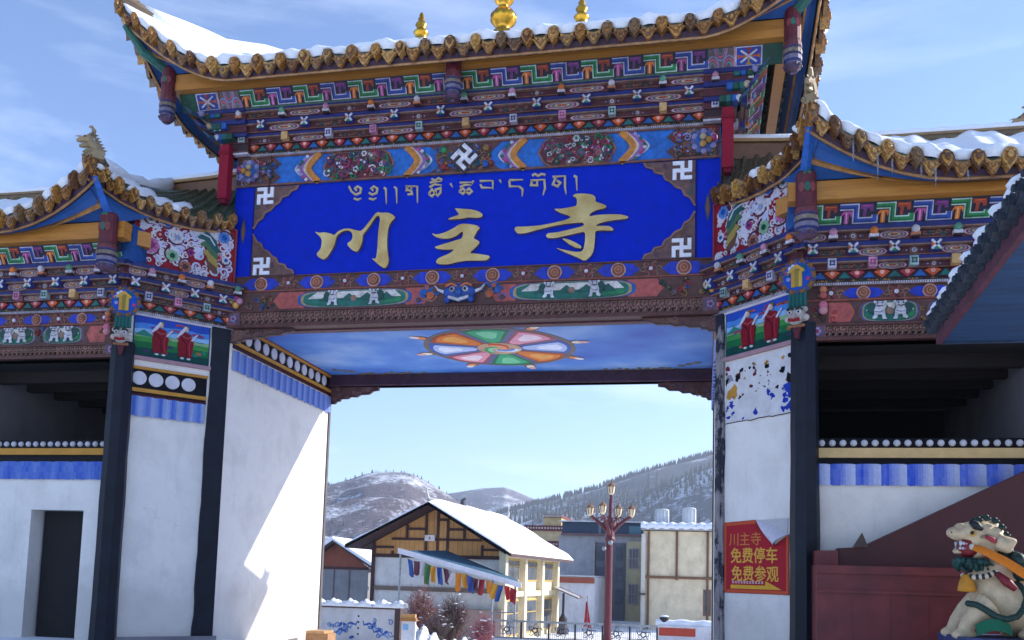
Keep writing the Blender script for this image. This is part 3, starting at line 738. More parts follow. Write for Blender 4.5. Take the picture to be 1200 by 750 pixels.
def lattice_band(fr, u0, u1, pier, rows, peel=False, seed=0):
    """ochre lines, black field with white discs, blue pleated valance: rows = z of top line, disc centre, lower line, valance top, valance bottom."""
    zt, zd, zl, zv, zb, r, sp = rows; rg = random.Random(seed)
    if not peel:
        mb = MB()
        mb.fbox(fr, u0, u1, zl-.06, zt+.05, -.03, .012, BLK)
        mb.fbox(fr, u0, u1, zt, zt+.045, .012, .05, lin('#b98238')); mb.fbox(fr, u0, u1, zl-.03, zl+.03, .012, .045, lin('#c08a3c'))
        mb.fbox(fr, u0, u1, zl-.1, zl-.06, -.03, .03, lin('#4a1c26'))
        n = max(1, int((u1-u0+.1)/sp)); off = u0+sp*.5
        for k in range(n):
            u = off+k*sp
            if u+r*1.04 > u1: break
            mb.fdisc(fr, u, zd, r, .012, .03, WHT, 18, r*.97, dome=.012)
        mb.build('disc_band', M['gloss'], pier)
        mb = MB(); nf = max(1, round((u1-u0)/(.2 if sp < .32 else .26))); un = (u1-u0)/nf
        for k in range(nf):
            g = 8
            for q in range(g):
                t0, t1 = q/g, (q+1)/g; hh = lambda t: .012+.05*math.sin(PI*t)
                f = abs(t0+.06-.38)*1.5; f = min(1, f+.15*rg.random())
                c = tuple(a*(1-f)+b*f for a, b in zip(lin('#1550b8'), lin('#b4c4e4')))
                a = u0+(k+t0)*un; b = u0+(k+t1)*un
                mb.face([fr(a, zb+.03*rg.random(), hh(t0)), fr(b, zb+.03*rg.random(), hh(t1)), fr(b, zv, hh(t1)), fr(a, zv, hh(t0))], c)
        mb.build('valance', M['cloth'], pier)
    else:
        mb = MB(); mb.fbox(fr, u0, u1, zb-.02, zt+.12, -.03, .014, lin('#d3cfd0'))
        pts = [(u0+(u1-u0)*k/16, zb-.03+.02*rg.random()) for k in range(17)]
        mb.fstroke(fr, pts, .012, .014, .018, BLK)
        def chip(u, v, r, c):
            n = 9; ps = []
            for k in range(n):
                a = 2*PI*k/n; q = r*rg.uniform(.35, 1.25); ps.append((min(max(u+q*math.cos(a)*1.2, u0), u1), v+q*math.sin(a)))
            h = .015+.004*rg.random(); mb.fpoly(fr, ps, .012, h, c)
        for k in range(46):
            u = rg.uniform(u0, u1); e = min(u-u0, u1-u); s = rg.random()
            v = rg.choice((zt+.02, zt-.02, zl, zl-.05, zd, zd+.1)); v += rg.uniform(-.06, .06)
            chip(u, v, rg.uniform(.008, .05)*(1.3 if e < .25 else .8), rg.choice((BLK, BLK, BLK, lin('#b98238'), lin('#8a6a50'), lin('#6a2a30'))))
        for k in range(24):
            u = rg.choice((rg.uniform(u0, u0+.2), rg.uniform(u1-.26, u1), rg.uniform(u0, u1))); chip(u, rg.uniform(zb+.02, zv+.04), rg.uniform(.01, .06), lin('#2038a0') if s < .6 else lin('#3450b8'))
        for u, v, a, b in ((u0+.03, zd, .06, .1), (u1-.08, zl+.02, .1, .1)): chip(u, v, a, BLK)
        chip(u0+.16, zl, .11, lin('#c08a3c')); chip(u1-.08, zv, .12, lin('#2440a8')); chip(u1-.12, zb+.09, .08, lin('#2440a8')); chip(u0+.1, zd+.02, .08, lin('#8a8c98'))
        mb.build('peeling_paint_band', M['gloss'], pier)['label'] = 'peeling disc band mostly worn to white'

def figure_panel(fr, u0, u1, v0, v1, parent, seed):
    """painted panel: sky, hills, two robed figures with pale scarves, small clouds."""
    rg = random.Random(seed); mb = MB(); Wd, H = u1-u0, v1-v0
    X = lambda a, b: (u0+a*Wd, v0+b*H)
    mb.fbox(fr, u0-.02, u1+.02, v0-.02, v1+.02, -.03, .012, lin('#20405c'))
    bands = [(0, .18, '#12453f'), (.18, .34, '#1d6a3c'), (.34, .47, '#3f8a44'), (.47, .56, '#8aa878'), (.56, .68, '#8ab4dc'), (.68, .82, '#4a84d0'), (.82, 1, '#2a4cb0')]
    for a, b, c in bands:
        pts = [X(0, a), X(1, a)]+[X(1-k/8, min(1, b+(.02*math.sin(k*1.7+seed) if b < 1 else 0))) for k in range(9)]
        mb.fpoly(fr, pts, .012, .0135+.0015*(1-a)*2, lin(c))
    for k in range(9):
        u, v = X(rg.uniform(.06, .94), rg.uniform(.5, .95)); c = rg.choice(('#9a3a6a', '#b0503c', '#7a3a9a', '#a8506a'))
        for q in range(3): mb.fdisc(fr, u+(q-1)*.045, v+.008*(q % 2), .036, .017, .022, lin(c), 9, .018)
    for k in range(7):
        u, v = X(rg.uniform(.05, .95), rg.uniform(.05, .4)); mb.fdisc(fr, u, v, rg.uniform(.03, .06), .017, .021, lin(rg.choice(('#7a4a4a', '#a8604a', '#2a7a6a', '#3a3a5a'))), 8, rg.uniform(.02, .03))
    mb.fpoly(fr, [X(0, .5), X(.12, .66), X(.25, .52), X(.34, .6), X(.5, .48)], .017, .019, lin('#2f7a6a'))
    for cx, fl in ((.34, 1), (.68, 1)):
        Y = lambda a, b: X(cx+a*.32, b)
        robe = [Y(-.28, .1), Y(-.34, .45), Y(-.26, .68), Y(-.06, .76), Y(.2, .72), Y(.34, .5), Y(.3, .28), Y(.26, .1), Y(.02, .13)]
        mb.fpoly(fr, robe, .019, .034, lin('#7d1826'))
        mb.fstroke(fr, [Y(-.2, .6), Y(.02, .46), Y(.06, .14)], .016, .034, .039, lin('#5a0f1e')); mb.fstroke(fr, [Y(.22, .64), Y(.14, .4), Y(.2, .14)], .014, .034, .039, lin('#a83848'))
        mb.fstroke(fr, [Y(-.22, .68), Y(.0, .6), Y(.24, .66)], .02, .034, .04, lin('#9a4a50'))
        mb.fdisc(fr, *Y(.0, .83), .034, .019, .042, lin('#c9a08a'), 10, .042)
        mb.fdisc(fr, *Y(.04, .9), .035, .02, .04, lin('#7a6a2c'), 9, .022)
        mb.fstroke(fr, [Y(-.02, .9), Y(-.2, .74), Y(-.4, .6)], [.04, .05, .02], .036, .044, WHT)
        mb.fstroke(fr, [Y(.24, .56), Y(.38, .68), Y(.48, .74)], [.03, .025, .02], .036, .044, WHT)
        for e in (-.12, .16): mb.fdisc(fr, *Y(e, .07), .034, .02, .036, WHT, 8, .016)
    mb.fbox(fr, u0-.03, u1+.03, v1, v1+.035, -.02, .04, lin('#cfc8d2'))
    o = mb.build('figure_panel', M['gloss'], parent); return o

for sd in (-1, 1):
    fr = SPL[sd]; mb = MB()
    P0 = [(sd*W, 0, 0), (sd*5.25, -1.27, 0), (sd*5.25, D, 0), (sd*W, D, 0)]
    mb.prism([(p[0], p[1], -.9) for p in P0], (0, 0, 6.34), (1, 1, 1, 1), back=True)
    pier = mb.build('pier', M['plaster'], gate)
    if sd > 0: pier['label'] = 'white pier with peeling painted band'
    a, b = (.17, LS) if sd > 0 else (0, LS-.30)     # wall between the dark uprights
    mb = MB(); u0, u1 = (.0, .15) if sd > 0 else (LS-.30, LS)
    rg = random.Random(3+sd); zs = [5.38*k/26 for k in range(27)]
    edge = [(.035*(1-z/5.4)+rg.uniform(-.012, .012)) for z in zs]
    if sd > 0: poly = [(u0+.0, z) for z in zs]+[(u1+e, z) for z, e in zip(reversed(zs), reversed(edge))]
    else: poly = [(u1, z) for z in zs]+[(u0-e, z) for z, e in zip(reversed(zs), reversed(edge))]
    mb.fpoly(fr, poly, -.02, .045, (1, 1, 1, 1)); mb.build('painted_post', M['post'] if sd < 0 else M['postworn'], pier)
    if sd > 0:
        mb = MB(); mb.fbox(fr, .0, .12, .1, 5.3, -.02, .05, (1, 1, 1, 1)); mb.build('post_edge', M['postworn'], pier)
    # outer corner post
    mb = MB(); cx, cy = sd*5.235, -1.275; r = .155
    prof = []
    for k in range(14):
        z = 4.75*k/13; prof.append((r*1.12+.03*(1-k/13)+rg.uniform(-.006, .006), z))
    mb.lathe(prof, (cx, cy, 0), (1, 1, 1, 1), 8); mb.build('corner_post', M['post'], pier)
    mb = MB(); mb.fbox(fr, -.05, LS+.05, 0, .07, 0, .09, (1, 1, 1, 1)); mb.build('plinth', M['grey'], pier)
    lattice_band(fr, a+(.02 if sd > 0 else .15), b-(.15 if sd > 0 else .04), pier, (4.36, 4.215, 4.02, 3.92, 3.58, .115, .262), peel=sd > 0, seed=5)
    figure_panel(fr, a+(.03 if sd > 0 else .16), b-(.16 if sd > 0 else .05), 4.60, 5.24, pier, 4+sd)
    mb = MB(); mb.fbox(fr, a-.0, b, 4.515, 4.575, -.02, .05, lin('#a8848a')); mb.build('ledge', M['gloss'], pier)
    # passage face
    pf = Fr((-W, 0, 0), (0, 1, 0)) if sd < 0 else Fr((W, D, 0), (0, -1, 0))
    q0, q1 = (.12, D-.02) if sd < 0 else (.02, D-.12)
    lattice_band(pf, q0, q1, pier, (5.38, 5.255, 5.09, 4.95, 4.59, .115, .335), seed=9)
    mb = MB(); mb.fbox(pf, q0, q1, 5.425, 5.455, 0, .06, lin('#6a2030')); mb.fbox(pf, D-.08 if sd < 0 else 0, D if sd < 0 else .08, -.8, 5.0, 0, .03, lin('#5a5456')); mb.build('edge_strip', M['paint'], pier)

carved('carved_beam', gate, F, -W-.02, W+.02, 5.275, 5.57, .10, .34)
panelbeam('painted_beam', gate, F, -W-.02, W+.02, 5.572, 5.895, .08, [('F', -3.62, .4), ('R', -3.0, .28), ('L', -1.83, .98), ('r', -.72, .2), ('K', 0, 0), ('R', .72, .2), ('L', 1.83, .98), ('r', 3.0, .28), ('F', 3.62, .4), ('B', -3.98, 0), ('B', 3.98, 0)])
railbeam('medallion_rail', gate, F, -W, W, 5.9, 6.18, .06, [-3.53+1.015*k for k in range(8)], 1.015)

# name board
mb = MB(); mb.fbox(F, -W-.02, W+.02, 6.182, 7.775, -.12, .05, SIGN)
for s in (-1, 1):
    mb.fbox(F, s*3.755-.012, s*3.755+.012, 6.2, 7.76, .05, .062, lin('#0a1a70'))
    mb.lens(F, s*3.93, 7.0, .05, .22, .05, .06, lin('#3c4a6a')); mb.lens(F, s*3.93, 7.0, .03, .16, .06, .07, lin('#7a5a50'))
board = mb.build('sign_board', M['gloss'], gate)
for s in (-1, 1):
    for v, q in ((7.765, -1), (6.192, 1)):
        mb = MB(); X = lambda a, b: (s*(3.735-a), v+q*b)
        hyp = [X(.8, .0), X(.76, .07), X(.66, .1), X(.62, .17), X(.5, .2), X(.46, .29), X(.38, .33), X(.3, .42), X(.2, .46), X(.16, .56), X(.08, .6), X(0, .74)]
        mb.fpoly(F, [X(0, 0)]+hyp, .05, .07, lin('#6a4a44'))
        mb.fstroke(F, [(p[0], p[1]) for p in hyp], .03, .06, .085, lin('#8a6456'))
        for k in range(16):
            a, b = rng.uniform(.04, .7), rng.uniform(.03, .62)
            if a/.8+b/.74 < .86 and not (a < .36 and b < .32): curl(mb, F, *X(a, b), rng.uniform(.03, .05), .07, rng.choice((LBRN, lin('#584058'), lin('#3c5a58'))), rng.uniform(0, 6), 1.2, 1, .018)
        mb.build('corner_ornament', M['paint'], board)
        mb = MB(); manji(mb, F, s*3.535, v+q*.165 if q < 0 else 6.35, .15, 0, .07, .1, lin('#e4e2ea')); mb.build('swastika', M['gloss'], board)
PF = lambda px, py: (lambda p: (p.x, p.z))(at(px, py, -.06))
for key in ('a', 'b', 'c'):
    ox, oy, sc_, polys = SIGNS[key]; mb = MB()
    for pl in polys:
        pts = [PF(ox+x/sc_, oy+y/sc_) for x, y in smooth2(pl, 1)]
        mb.fpoly(F, pts, .05, .115, (1, 1, 1, 1))
    o = mb.build('gilt_character', M['goldpaint'], board)
    bv = o.modifiers.new('bevel', 'BEVEL'); bv.width = .03; bv.segments = 3; bv.limit_method = 'ANGLE'; bv.angle_limit = R(60)
for pr in TIB:
    mb = MB(); tibet_text(mb, PF, .05, .075, lin('#b9a680'), F, .034, pr); mb.build('tibetan_letter', M['gloss'], board)

# beam with cartouches over the board
mb = MB(); mb.fbox(F, -W-.02, W+.02, 7.778, 8.315, -.12, .07, lin('#1766bc')); v0, v1 = 7.778, 8.315; vc = (v0+v1)/2
mb.fbox(F, -W, W, v0, v0+.03, .07, .1, lin('#7a4a3c')); mb.fbox(F, -W, W, v1-.025, v1, .07, .09, lin('#7a4a3c'))
for s in (-1, 1):
    X = lambda a, b: (s*a, b)
    mb.fpoly(F, [X(4.1, v0+.03), X(3.42, v0+.03), X(3.28, vc-.12), X(3.42, vc), X(3.28, vc+.12), X(3.42, v1-.03), X(4.1, v1-.03)], .07, .078, BRN)
    floral(mb, F, min(s*4.05, s*3.42), max(s*4.05, s*3.42), v0+.07, v1-.07, .08, 90, [LBRN, DGRN, GOLD, RED, BRN, lin('#8a5a48'), COB, LIL], .03, .065)
    for k in range(12): mb.fdisc(F, s*3.86+.16*math.cos(k*PI/6), vc+.16*math.sin(k*PI/6), .05, .09, .12, LIL if k % 2 else lin('#5a5a8a'), 7, dome=.01)
    mb.fdisc(F, s*3.86, vc, .13, .09, .13, COB, 12)
    for x, y, c in ((-.03, .06, CRM), (.06, 0, YEL), (-.03, -.06, lin('#d9a050')), (.14, .03, PINK)): mb.ball(F(s*(3.88+x), vc+y, .15), .055, c, 8, 6)
    mb.fbox(F, s*3.47-.01, s*3.47+.01, v0, v1, .07, .1, DBRN)
    for x0, dr in ((2.72, 1), (.86, -1)):          # chevrons: ochre band with rainbow scales outside
        for k, (c, wd) in enumerate(((lin('#c07a2c'), .1), (lin('#c8b0a0'), .05), (lin('#8a5aa0'), .05), (lin('#b86a80'), .045), (lin('#5a9a90'), .04), (lin('#d0c8d8'), .03))):
            o_ = (.0, .075, .12, .165, .21, .245)[k]; hs = .27-.016*k
            pts = [(s*(x0+dr*(o_+.2*(1-abs(t)**1.5)-.16)), vc+hs*t*.93) for t in [-1+q/8 for q in range(17)]]
            mb.fstroke(F, pts, wd, .07, .1-.003*k, c)
        for k in range(10):
            t = -.85+.19*k; mb.fdisc(F, s*(x0+dr*(.19+.2*(1-abs(t)**1.5)-.16)), vc+.24*t, .03, .09, .106, rng.choice((LIL, PINK, TEAL, WHT)), 7)
    # octagonal flower cartouche
    a, b = .64, .255; uc = s*1.86
    oct_ = [(-a, 0), (-a*.86, b*.7), (-a*.68, b), (a*.68, b), (a*.86, b*.7), (a, 0), (a*.86, -b*.7), (a*.68, -b), (-a*.68, -b), (-a*.86, -b*.7)]
    mb.fpoly(F, [(uc+x, vc+y) for x, y in oct_], .07, .09, lin('#8a5a48')); mb.fpoly(F, [(uc+x*.95, vc+y*.9) for x, y in oct_], .09, .094, lin('#5a1c2c'))
    floral(mb, F, uc-a*.86, uc+a*.86, vc-b*.78, vc+b*.78, .095, 120, [RED, PINK, GRN, TEAL, lin('#7a2a3a'), PURP, DGRN, WHT, lin('#8a6a58'), lin('#5a3a48')], .03, .07, lambda u, v: abs(u-uc)/a*.8+abs(v-vc)/b*.35 < .9)
    mb.fpoly(F, [(s*.0, v0+.03), (s*.62, v0+.03), (s*.48, vc-.13), (s*.38, vc), (s*.48, vc+.13), (s*.62, v1-.03), (0, v1-.03)], .07, .08, BRN)
    floral(mb, F, min(s*.05, s*.46), max(s*.05, s*.46), v0+.07, v1-.07, .08, 40, [LBRN, GOLD, RED, DGRN, BRN, COB], .03, .06)
    for y in (-.14, .14): mb.fdisc(F, s*.36, vc+y, .055, .08, .12, (RED if y < 0 else GRN) if s < 0 else (COB if y < 0 else GOLD), 9, dome=.02)
mb.fpoly(F, [(-.3, vc), (0, vc-.29), (.3, vc), (0, vc+.29)], .08, .11, lin('#3a2830'))
manji(mb, F, 0, vc, .165, -PI/4, .11, .14, lin('#e4e2ea'))
mb.build('cartouche_beam', M['paint'], gate)

# stepped bracket courses on the front and both flanks
def courses(parent, fr, u0, u1, z, q, qx, pitch, ph, ext, sd):
    """z: bead, lotus bottom, lotus top, then three course tops; qx widens each course at its ends"""
    lotus('lotus_course', parent, fr, u0-qx[0]*ext[0], u1+qx[0]*ext[1], z[1], z[2], z[0], q[0])
    for k, kind in enumerate(('d', 'x', 'o')):
        tier('bracket_course', parent, fr, u0-qx[k+1]*ext[0], u1+qx[k+1]*ext[1], z[2+k], z[3+k], q[k+1], kind, pitch, ph+(pitch/2 if kind == 'x' else 0), sd+k)
ZC = [8.345, 8.39, 8.51, 8.675, 8.88, 9.05]
courses(gate, F, -W, W, ZC, [.10, .15, .24, .32], [.08, .2, .32, .42], .80, .03, (1, 1), 0)
courses(gate, SR, -.1, D, ZC, [.08, .2, .32, .42], [.1, .12, .2, .26], .80, .5, (1, 1), 1)
courses(gate, SLf, 0, D+.1, ZC, [.08, .2, .32, .42], [.1, .12, .2, .26], .80, .5, (1, 1), 2)

def star_panel(mb, fr, u0, u1, v0, v1):
    u, v = (u0+u1)/2, (v0+v1)/2; a, b = (u1-u0)/2, (v1-v0)/2
    mb.fpoly(fr, [(u0, v0), (u1, v0), (u1, v1), (u0, v1)], 0, .004, lin('#c8c4dc')); mb.fpoly(fr, [(u-a*.9, v-b*.88), (u+a*.9, v-b*.88), (u+a*.9, v+b*.88), (u-a*.9, v+b*.88)], .004, .007, lin('#1c3ca0'))
    for k in range(8):
        an = k*PI/4; c = (ORG, WHT, RED, WHT, ORG, WHT, YEL, WHT)[k]; l = .82 if k % 2 == 0 else 1.0
        mb.fstroke(fr, [(u, v), (u+a*l*math.cos(an)*.85, v+b*l*math.sin(an)*.85)], b*.2, .007, .012+.002*(k % 2), c)
        if k % 2 == 0: mb.fpoly(fr, [(u+a*.5*math.cos(an), v+b*.5*math.sin(an)), (u+a*.88*math.cos(an+.3), v+b*.88*math.sin(an+.3)), (u+a*.88*math.cos(an-.3), v+b*.88*math.sin(an-.3))], .007, .016, c)
def swirl_panel(mb, fr, u0, u1, v0, v1):
    mb.fpoly(fr, [(u0, v0), (u1, v0), (u1, v1), (u0, v1)], 0, .004, lin('#6a5a58'))
    for k in range(3):
        for q in range(3):
            c = (LIL, lin('#c8607c'), lin('#5a8a9a'))[q]; w_ = (u1-u0)/3; uc = u0+w_*(k+.5); vb_ = v0 if k != 1 else v1; s = 1 if k != 1 else -1
            mb.fstroke(fr, [(uc+w_*(.75-.2*q)*math.cos(PI*t/8), vb_+s*(v1-v0)*(.62-.17*q)*math.sin(PI*t/8)) for t in range(9)], .02, .004, .01, c)
def lean_fret(name, parent, o, U, dh, dv, u0, u1, star=0, unit=.245, fill=None):
    """fret frieze on a board leaning out by dh over its height dv"""
    base = Fr(o, U); V = base.N*dh+Vector((0, 0, 1))*dv; fr = Fr(o, U, base.U.cross(V.normalized()), V); H = V.length; mb = MB()
    mb.fbox(fr, u0, u1, 0, H, -.15, -.001, lin('#18304c'))
    a, b = u0, u1
    if star:
        star_panel(mb, fr, u0, u0+star, .01, H-.01); star_panel(mb, fr, u1-star, u1, .01, H-.01)
        for x in (u0+star, u1-star-.03): mb.fbox(fr, x, x+.03, 0, H, 0, .012, RED); mb.fbox(fr, x+.01, x+.02, 0, H, .012, .02, WHT)
        swirl_panel(mb, fr, u0+star+.03, u0+2*star, .01, H-.01); swirl_panel(mb, fr, u1-2*star, u1-star-.03, .01, H-.01)
        a, b = u0+2*star, u1-2*star
    fret(mb, fr, a+.02, b-.02, .012, H-.012, unit*1.95, .004)
    if fill:
        for s in (-1, 1): e = u1 if s > 0 else u0; mb.fbox(fr, min(e, e+s*fill), max(e, e+s*fill), 0, H, -.15, -.002, DGRN)
    mb.fbox(fr, u0, u1, -.02, .008, -.1, .02, lin('#3a5a4c'))
    return mb.build(name, M['paint'], parent)
lean_fret('fret_frieze', gate, (0, -.38, 9.055), (1, 0, 0), .16, .25, -4.72, 4.72, star=.40, fill=.3)
lean_fret('fret_frieze', gate, (4.58, 0, 9.055), (0, 1, 0), .26, .25, -.2, D)
lean_fret('fret_frieze', gate, (-4.58, D, 9.055), (0, -1, 0), .26, .25, 0, D+.2)
mb = MB()
mb.box((-5.27, -.68, 9.31), (5.27, -.50, 9.445), lin('#b07a30')); mb.box((-5.27, -.66, 9.452), (5.27, -.49, 9.60), lin('#bb8236'))
for x in (-3.2, -1.4, 1.2, 2.9): mb.box((x, -.684, 9.31), (x+.006, -.68, 9.445), DBRN)
mb.build('eave_beam', M['orange'], gate)
for s in (-1, 1):
    mb = MB(); mb.box((min(s*4.95, s*5.12), -.485, 9.32), (max(s*4.95, s*5.12), D+.5, 9.59), (1, 1, 1, 1)); mb.build('eave_beam', M['orange'], gate)
    mb = MB(); mb.box((min(s*4.05, s*4.5), -.2, 9.05), (max(s*4.05, s*4.5), D+.1, 9.6), DGRN); mb.build('frieze_backing', M['paint'], gate)
    hang_post('hanging_post', gate, (s*5.14, -.68), 9.72, 8.72, r=.125)
    mb = MB(); mb.box((s*4.22-.085, -.34, 7.50), (s*4.22+.085, -.17, 8.45), lin('#8c1a30')); mb.box((s*4.22-.06, -.32, 7.42), (s*4.22+.06, -.19, 7.5), lin('#6a1424'))
    mb.box((s*4.22-.1, -.355, 8.28), (s*4.22+.1, -.16, 8.34), lin('#7a1628')); mb.build('side_post', M['gloss'], gate)
    # corner cluster of carved blocks where front and flank courses meet
    mb = MB()
    for k, (z, q) in enumerate(((8.59, .22), (8.77, .34), (8.97, .46))):
        for j in range(3):
            mb.box((s*(4.12+q*.9)-.05-.09*j*s, -.3-q*.25, z-.05), (s*(4.12+q*.9)+.05-.09*j*s, -.1-q*.2, z+.05), (COB, TEAL, DGRN)[(k+j) % 3])
        mb.ball((s*(4.16+q), -.2-q*.6, z), .055, (WHT, CRM, LIL)[k], 8, 6); mb.tube([(s*(4.1+q), -.12, z), (s*(4.2+q*1.15), -.34-q*.6, z-.04), (s*(4.26+q*1.2), -.4-q*.6, z+.03)], [.045, .03, .012], lin('#1c4a6c') if k != 1 else lin('#2a3c7c'), 6)
    mb.build('corner_bracket', M['paint'], gate)
hang_post('hanging_post', gate, (-.06, -.72), 9.6, 8.70, r=.13)

# ceiling with a painted wheel
m, t, b = base_mat('painted_sky_ceiling', .6)
n = noise(t, .55, 5, .5); r_ = ramp(t, n.outputs['Fac'], [(.28, lin('#2450b4')), (.5, lin('#4a80cc')), (.72, lin('#98b4dc'))]); t.links.new(r_.outputs[0], b.inputs['Base Color'])
mb = MB(); mb.box((-W, .02, 5.445), (W, D-.1, 5.46), (1, 1, 1, 1)); ceil = mb.build('painted_ceiling', m, gate)
CF = Fr((.14, 2.3, 5.445), (1, 0, 0), (0, 0, -1), (0, -1, 0)); mb = MB()
mb.fdisc(CF, 0, 0, 1.42, 0, .004, lin('#6c6474'), 56); mb.ring(CF, 0, 0, 1.38, .05, .004, .007, lin('#80705e'), 56); mb.fdisc(CF, 0, 0, 1.33, .004, .006, lin('#66658a'), 48)
pc = [('#b8c8f0', '#e6ecff', '#3c62b8'), ('#e89ab0', '#f6dfe6', '#a8505c'), ('#3aa878', '#7fd0a0', '#20744c'), ('#e07c30', '#f0a850', '#b0501c')]
for k in range(8):
    a = k*PI/4; c = pc[k % 4]
    for q, (r0, r1, hw) in enumerate(((.40, 1.34, .35), (.5, 1.27, .29), (.78, 1.18, .18))):
        pts = []
        for j in range(9):
            tt = -1+j/4; pts.append(((r1-.06*abs(tt)**2)*math.cos(a+hw*tt), (r1-.06*abs(tt)**2)*math.sin(a+hw*tt)))
        pts += [(r0*math.cos(a+hw*.75), r0*math.sin(a+hw*.75)), ((r0-.08)*math.cos(a), (r0-.08)*math.sin(a)), (r0*math.cos(a-hw*.75), r0*math.sin(a-hw*.75))]
        mb.fpoly(CF, pts, .006, .009+.002*q, lin(c[(2, 0, 1)[q]]))
    ax, ay = math.cos(a+PI/8), math.sin(a+PI/8)
    for q, (rr, cc, sz) in enumerate(((1.5, '#7a5a54', .17), (1.55, ('#f2ead8', '#e8925c')[k % 2], .12), (1.66, ('#e8b0a0', '#f0e0d8')[k % 2], .1))):
        mb.fdisc(CF, rr*math.cos(a+.2), rr*math.sin(a+.2), sz, .0+.004*q, .005+.004*q, lin(cc), 12, sz*.7, a)
mb.fdisc(CF, 0, 0, .42, .008, .014, lin('#c8a080'), 24)
for k in range(3):
    for rr, c in ((.3, ('#d9502c', '#3aa060', '#dfe6f4')[k]), (.2, ('#f0a070', '#9ad0a8', '#7a90d8')[k])):
        mb.fstroke(CF, [((.08+rr*.9*j/10)*math.cos(k*2*PI/3+j*.2), (.08+rr*.9*j/10)*math.sin(k*2*PI/3+j*.2)) for j in range(11)], rr*.42, .014, .02+.001*(rr < .25), lin(c))
mb.build('painted_wheel', M['gloss'], ceil)
for sx in (-1, 1):          # gold cloud scrolls in the corners
    for sy in (-1, 1):
        mb = MB()
        for k in range(14):
            curl(mb, CF, sx*(3.75-.14*k)-.14, sy*(1.95-.05*(k % 3)-(.0 if k > 3 else .16*(3-k))), .09-.003*k, .0, lin('#8a7a58'), k, 1.2, sx, .03)
        mb.build('corner_scroll', M['gloss'], ceil)
mb = MB(); mb.box((-W, D-.12, 5.19), (W, D+.12, 5.44), lin('#4a2a3c')); mb.box((-W, D-.13, 5.19), (W, D+.13, 5.22), lin('#6a4450')); mb.box((-W, D+.12, 5.44), (W, D+.2, 5.9), lin('#5a3038')); mb.build('rear_beam', M['paint'], gate)
mb = MB(); mb.box((-W, .1, 5.25), (W, .26, 5.445), lin('#5c2c38')); mb.build('ceiling_edge', M['paint'], gate)

def spandrel(x, y, s, ztop, l, h, name='spandrel'):
    mb = MB(); fr = Fr((x, y, ztop), (1, 0, 0)); X = lambda a, b: (s*a*l, -b*h)
    pts = [X(0, 0), X(0, 1), X(.1, 1.0), X(.13, .86), X(.2, .84), X(.22, .7), X(.36, .7), X(.42, .58), X(.55, .6), X(.62, .46), X(.8, .44), X(.88, .25), X(1, .2), X(1, 0)]
    mb.fpoly(fr, pts, -.05, .05, lin('#6a4440'))
    for k in range(22):
        a = rng.uniform(.04, .95); bb = rng.uniform(.05, .9)
        if bb < .95-.85*a: curl(mb, fr, *X(a, bb), .045, .05, rng.choice((LBRN, lin('#8a6a68'), lin('#584048'))), rng.uniform(0, 6), 1.2, 1, .018)
    mb.fstroke(fr, pts[1:-1], .02, .04, .062, lin('#3a2a2c'))
    return mb.build(name, M['paint'], gate)
for s in (-1, 1):
    spandrel(-s*W+s*.02, .04, s, 5.27, 1.15, .22); spandrel(-s*W+s*.02, D-.02, s, 5.18, 1.1, .36)

# roof
roof = bpy.data.objects.new('roof', None); C.objects.link(roof); roof.parent = gate; roof.location = (0, 2.2, 9.4)
roof.matrix_parent_inverse = Matrix.Identity(4)
def up(d, rise=1.12, ln=1.9): t = max(0, 1-d/ln); return rise*t**1.7, t*t
TX, TY0, TY1, EZ = 5.72, -1.35, D+1.35, 9.40
front = []
for k in range(61):
    x = -TX+2*TX*k/60; dz, q = up(TX-abs(x)); front.append((x, -1.15-.2*q, EZ+dz))
side = []
for k in range(41):
    y = TY0+(TY1-TY0)*k/40; dz, q = up(min(y-TY0, TY1-y)); side.append((5.6+.12*q, y, EZ+dz))
RX, RY, RZ = 3.0, 2.2, 11.35
roof_side(roof, front, [(-RX, RY, RZ), (RX, RY, RZ)], [(-5.2, -.66, 9.62), (5.2, -.66, 9.62)], None, snow=.13, seed=1)
roof_side(roof, [(p[0], 2*RY-p[1], p[2]) for p in front], [(-RX, RY, RZ), (RX, RY, RZ)], [(-5.2, D+.66, 9.62), (5.2, D+.66, 9.62)], None, snow=.1, caps=False, seed=2)
for s in (-1, 1):
    roof_side(roof, [(s*p[0], p[1], p[2]) for p in side], [(s*RX, RY-.05, RZ), (s*RX, RY+.05, RZ)], [(s*5.1, -.6, 9.62), (s*5.1, D+.6, 9.62)], None, snow=.1, seed=3+s)
def hip(parent, T, Rp, sag, up_, rad, snow=.12, dname='hip_ornament', ds=1.0, face=None):
    T, Rp = Vector(T), Vector(Rp); P = []
    for k in range(13):
        v = k/12; p = T.lerp(Rp, v); p.z -= sag*4*v*(1-v)-up_; P.append(p)
    mb = MB(); mb.tube(P, rad, lin('#6a5a48'), 8); mb.build('hip_ridge', M['stat'], parent)
    if snow:
        mb = MB(); mb.tube([p+Vector((0, -.02, rad*.25+.02*math.sin(k*2.1))) for k, p in enumerate(P)][1:], [rad*.7]+[rad*(1.3+.12*math.sin(k*1.7)) for k in range(11)], (1, 1, 1, 1), 10); mb.build('snow_cover', M['snow'], parent, smooth=True)
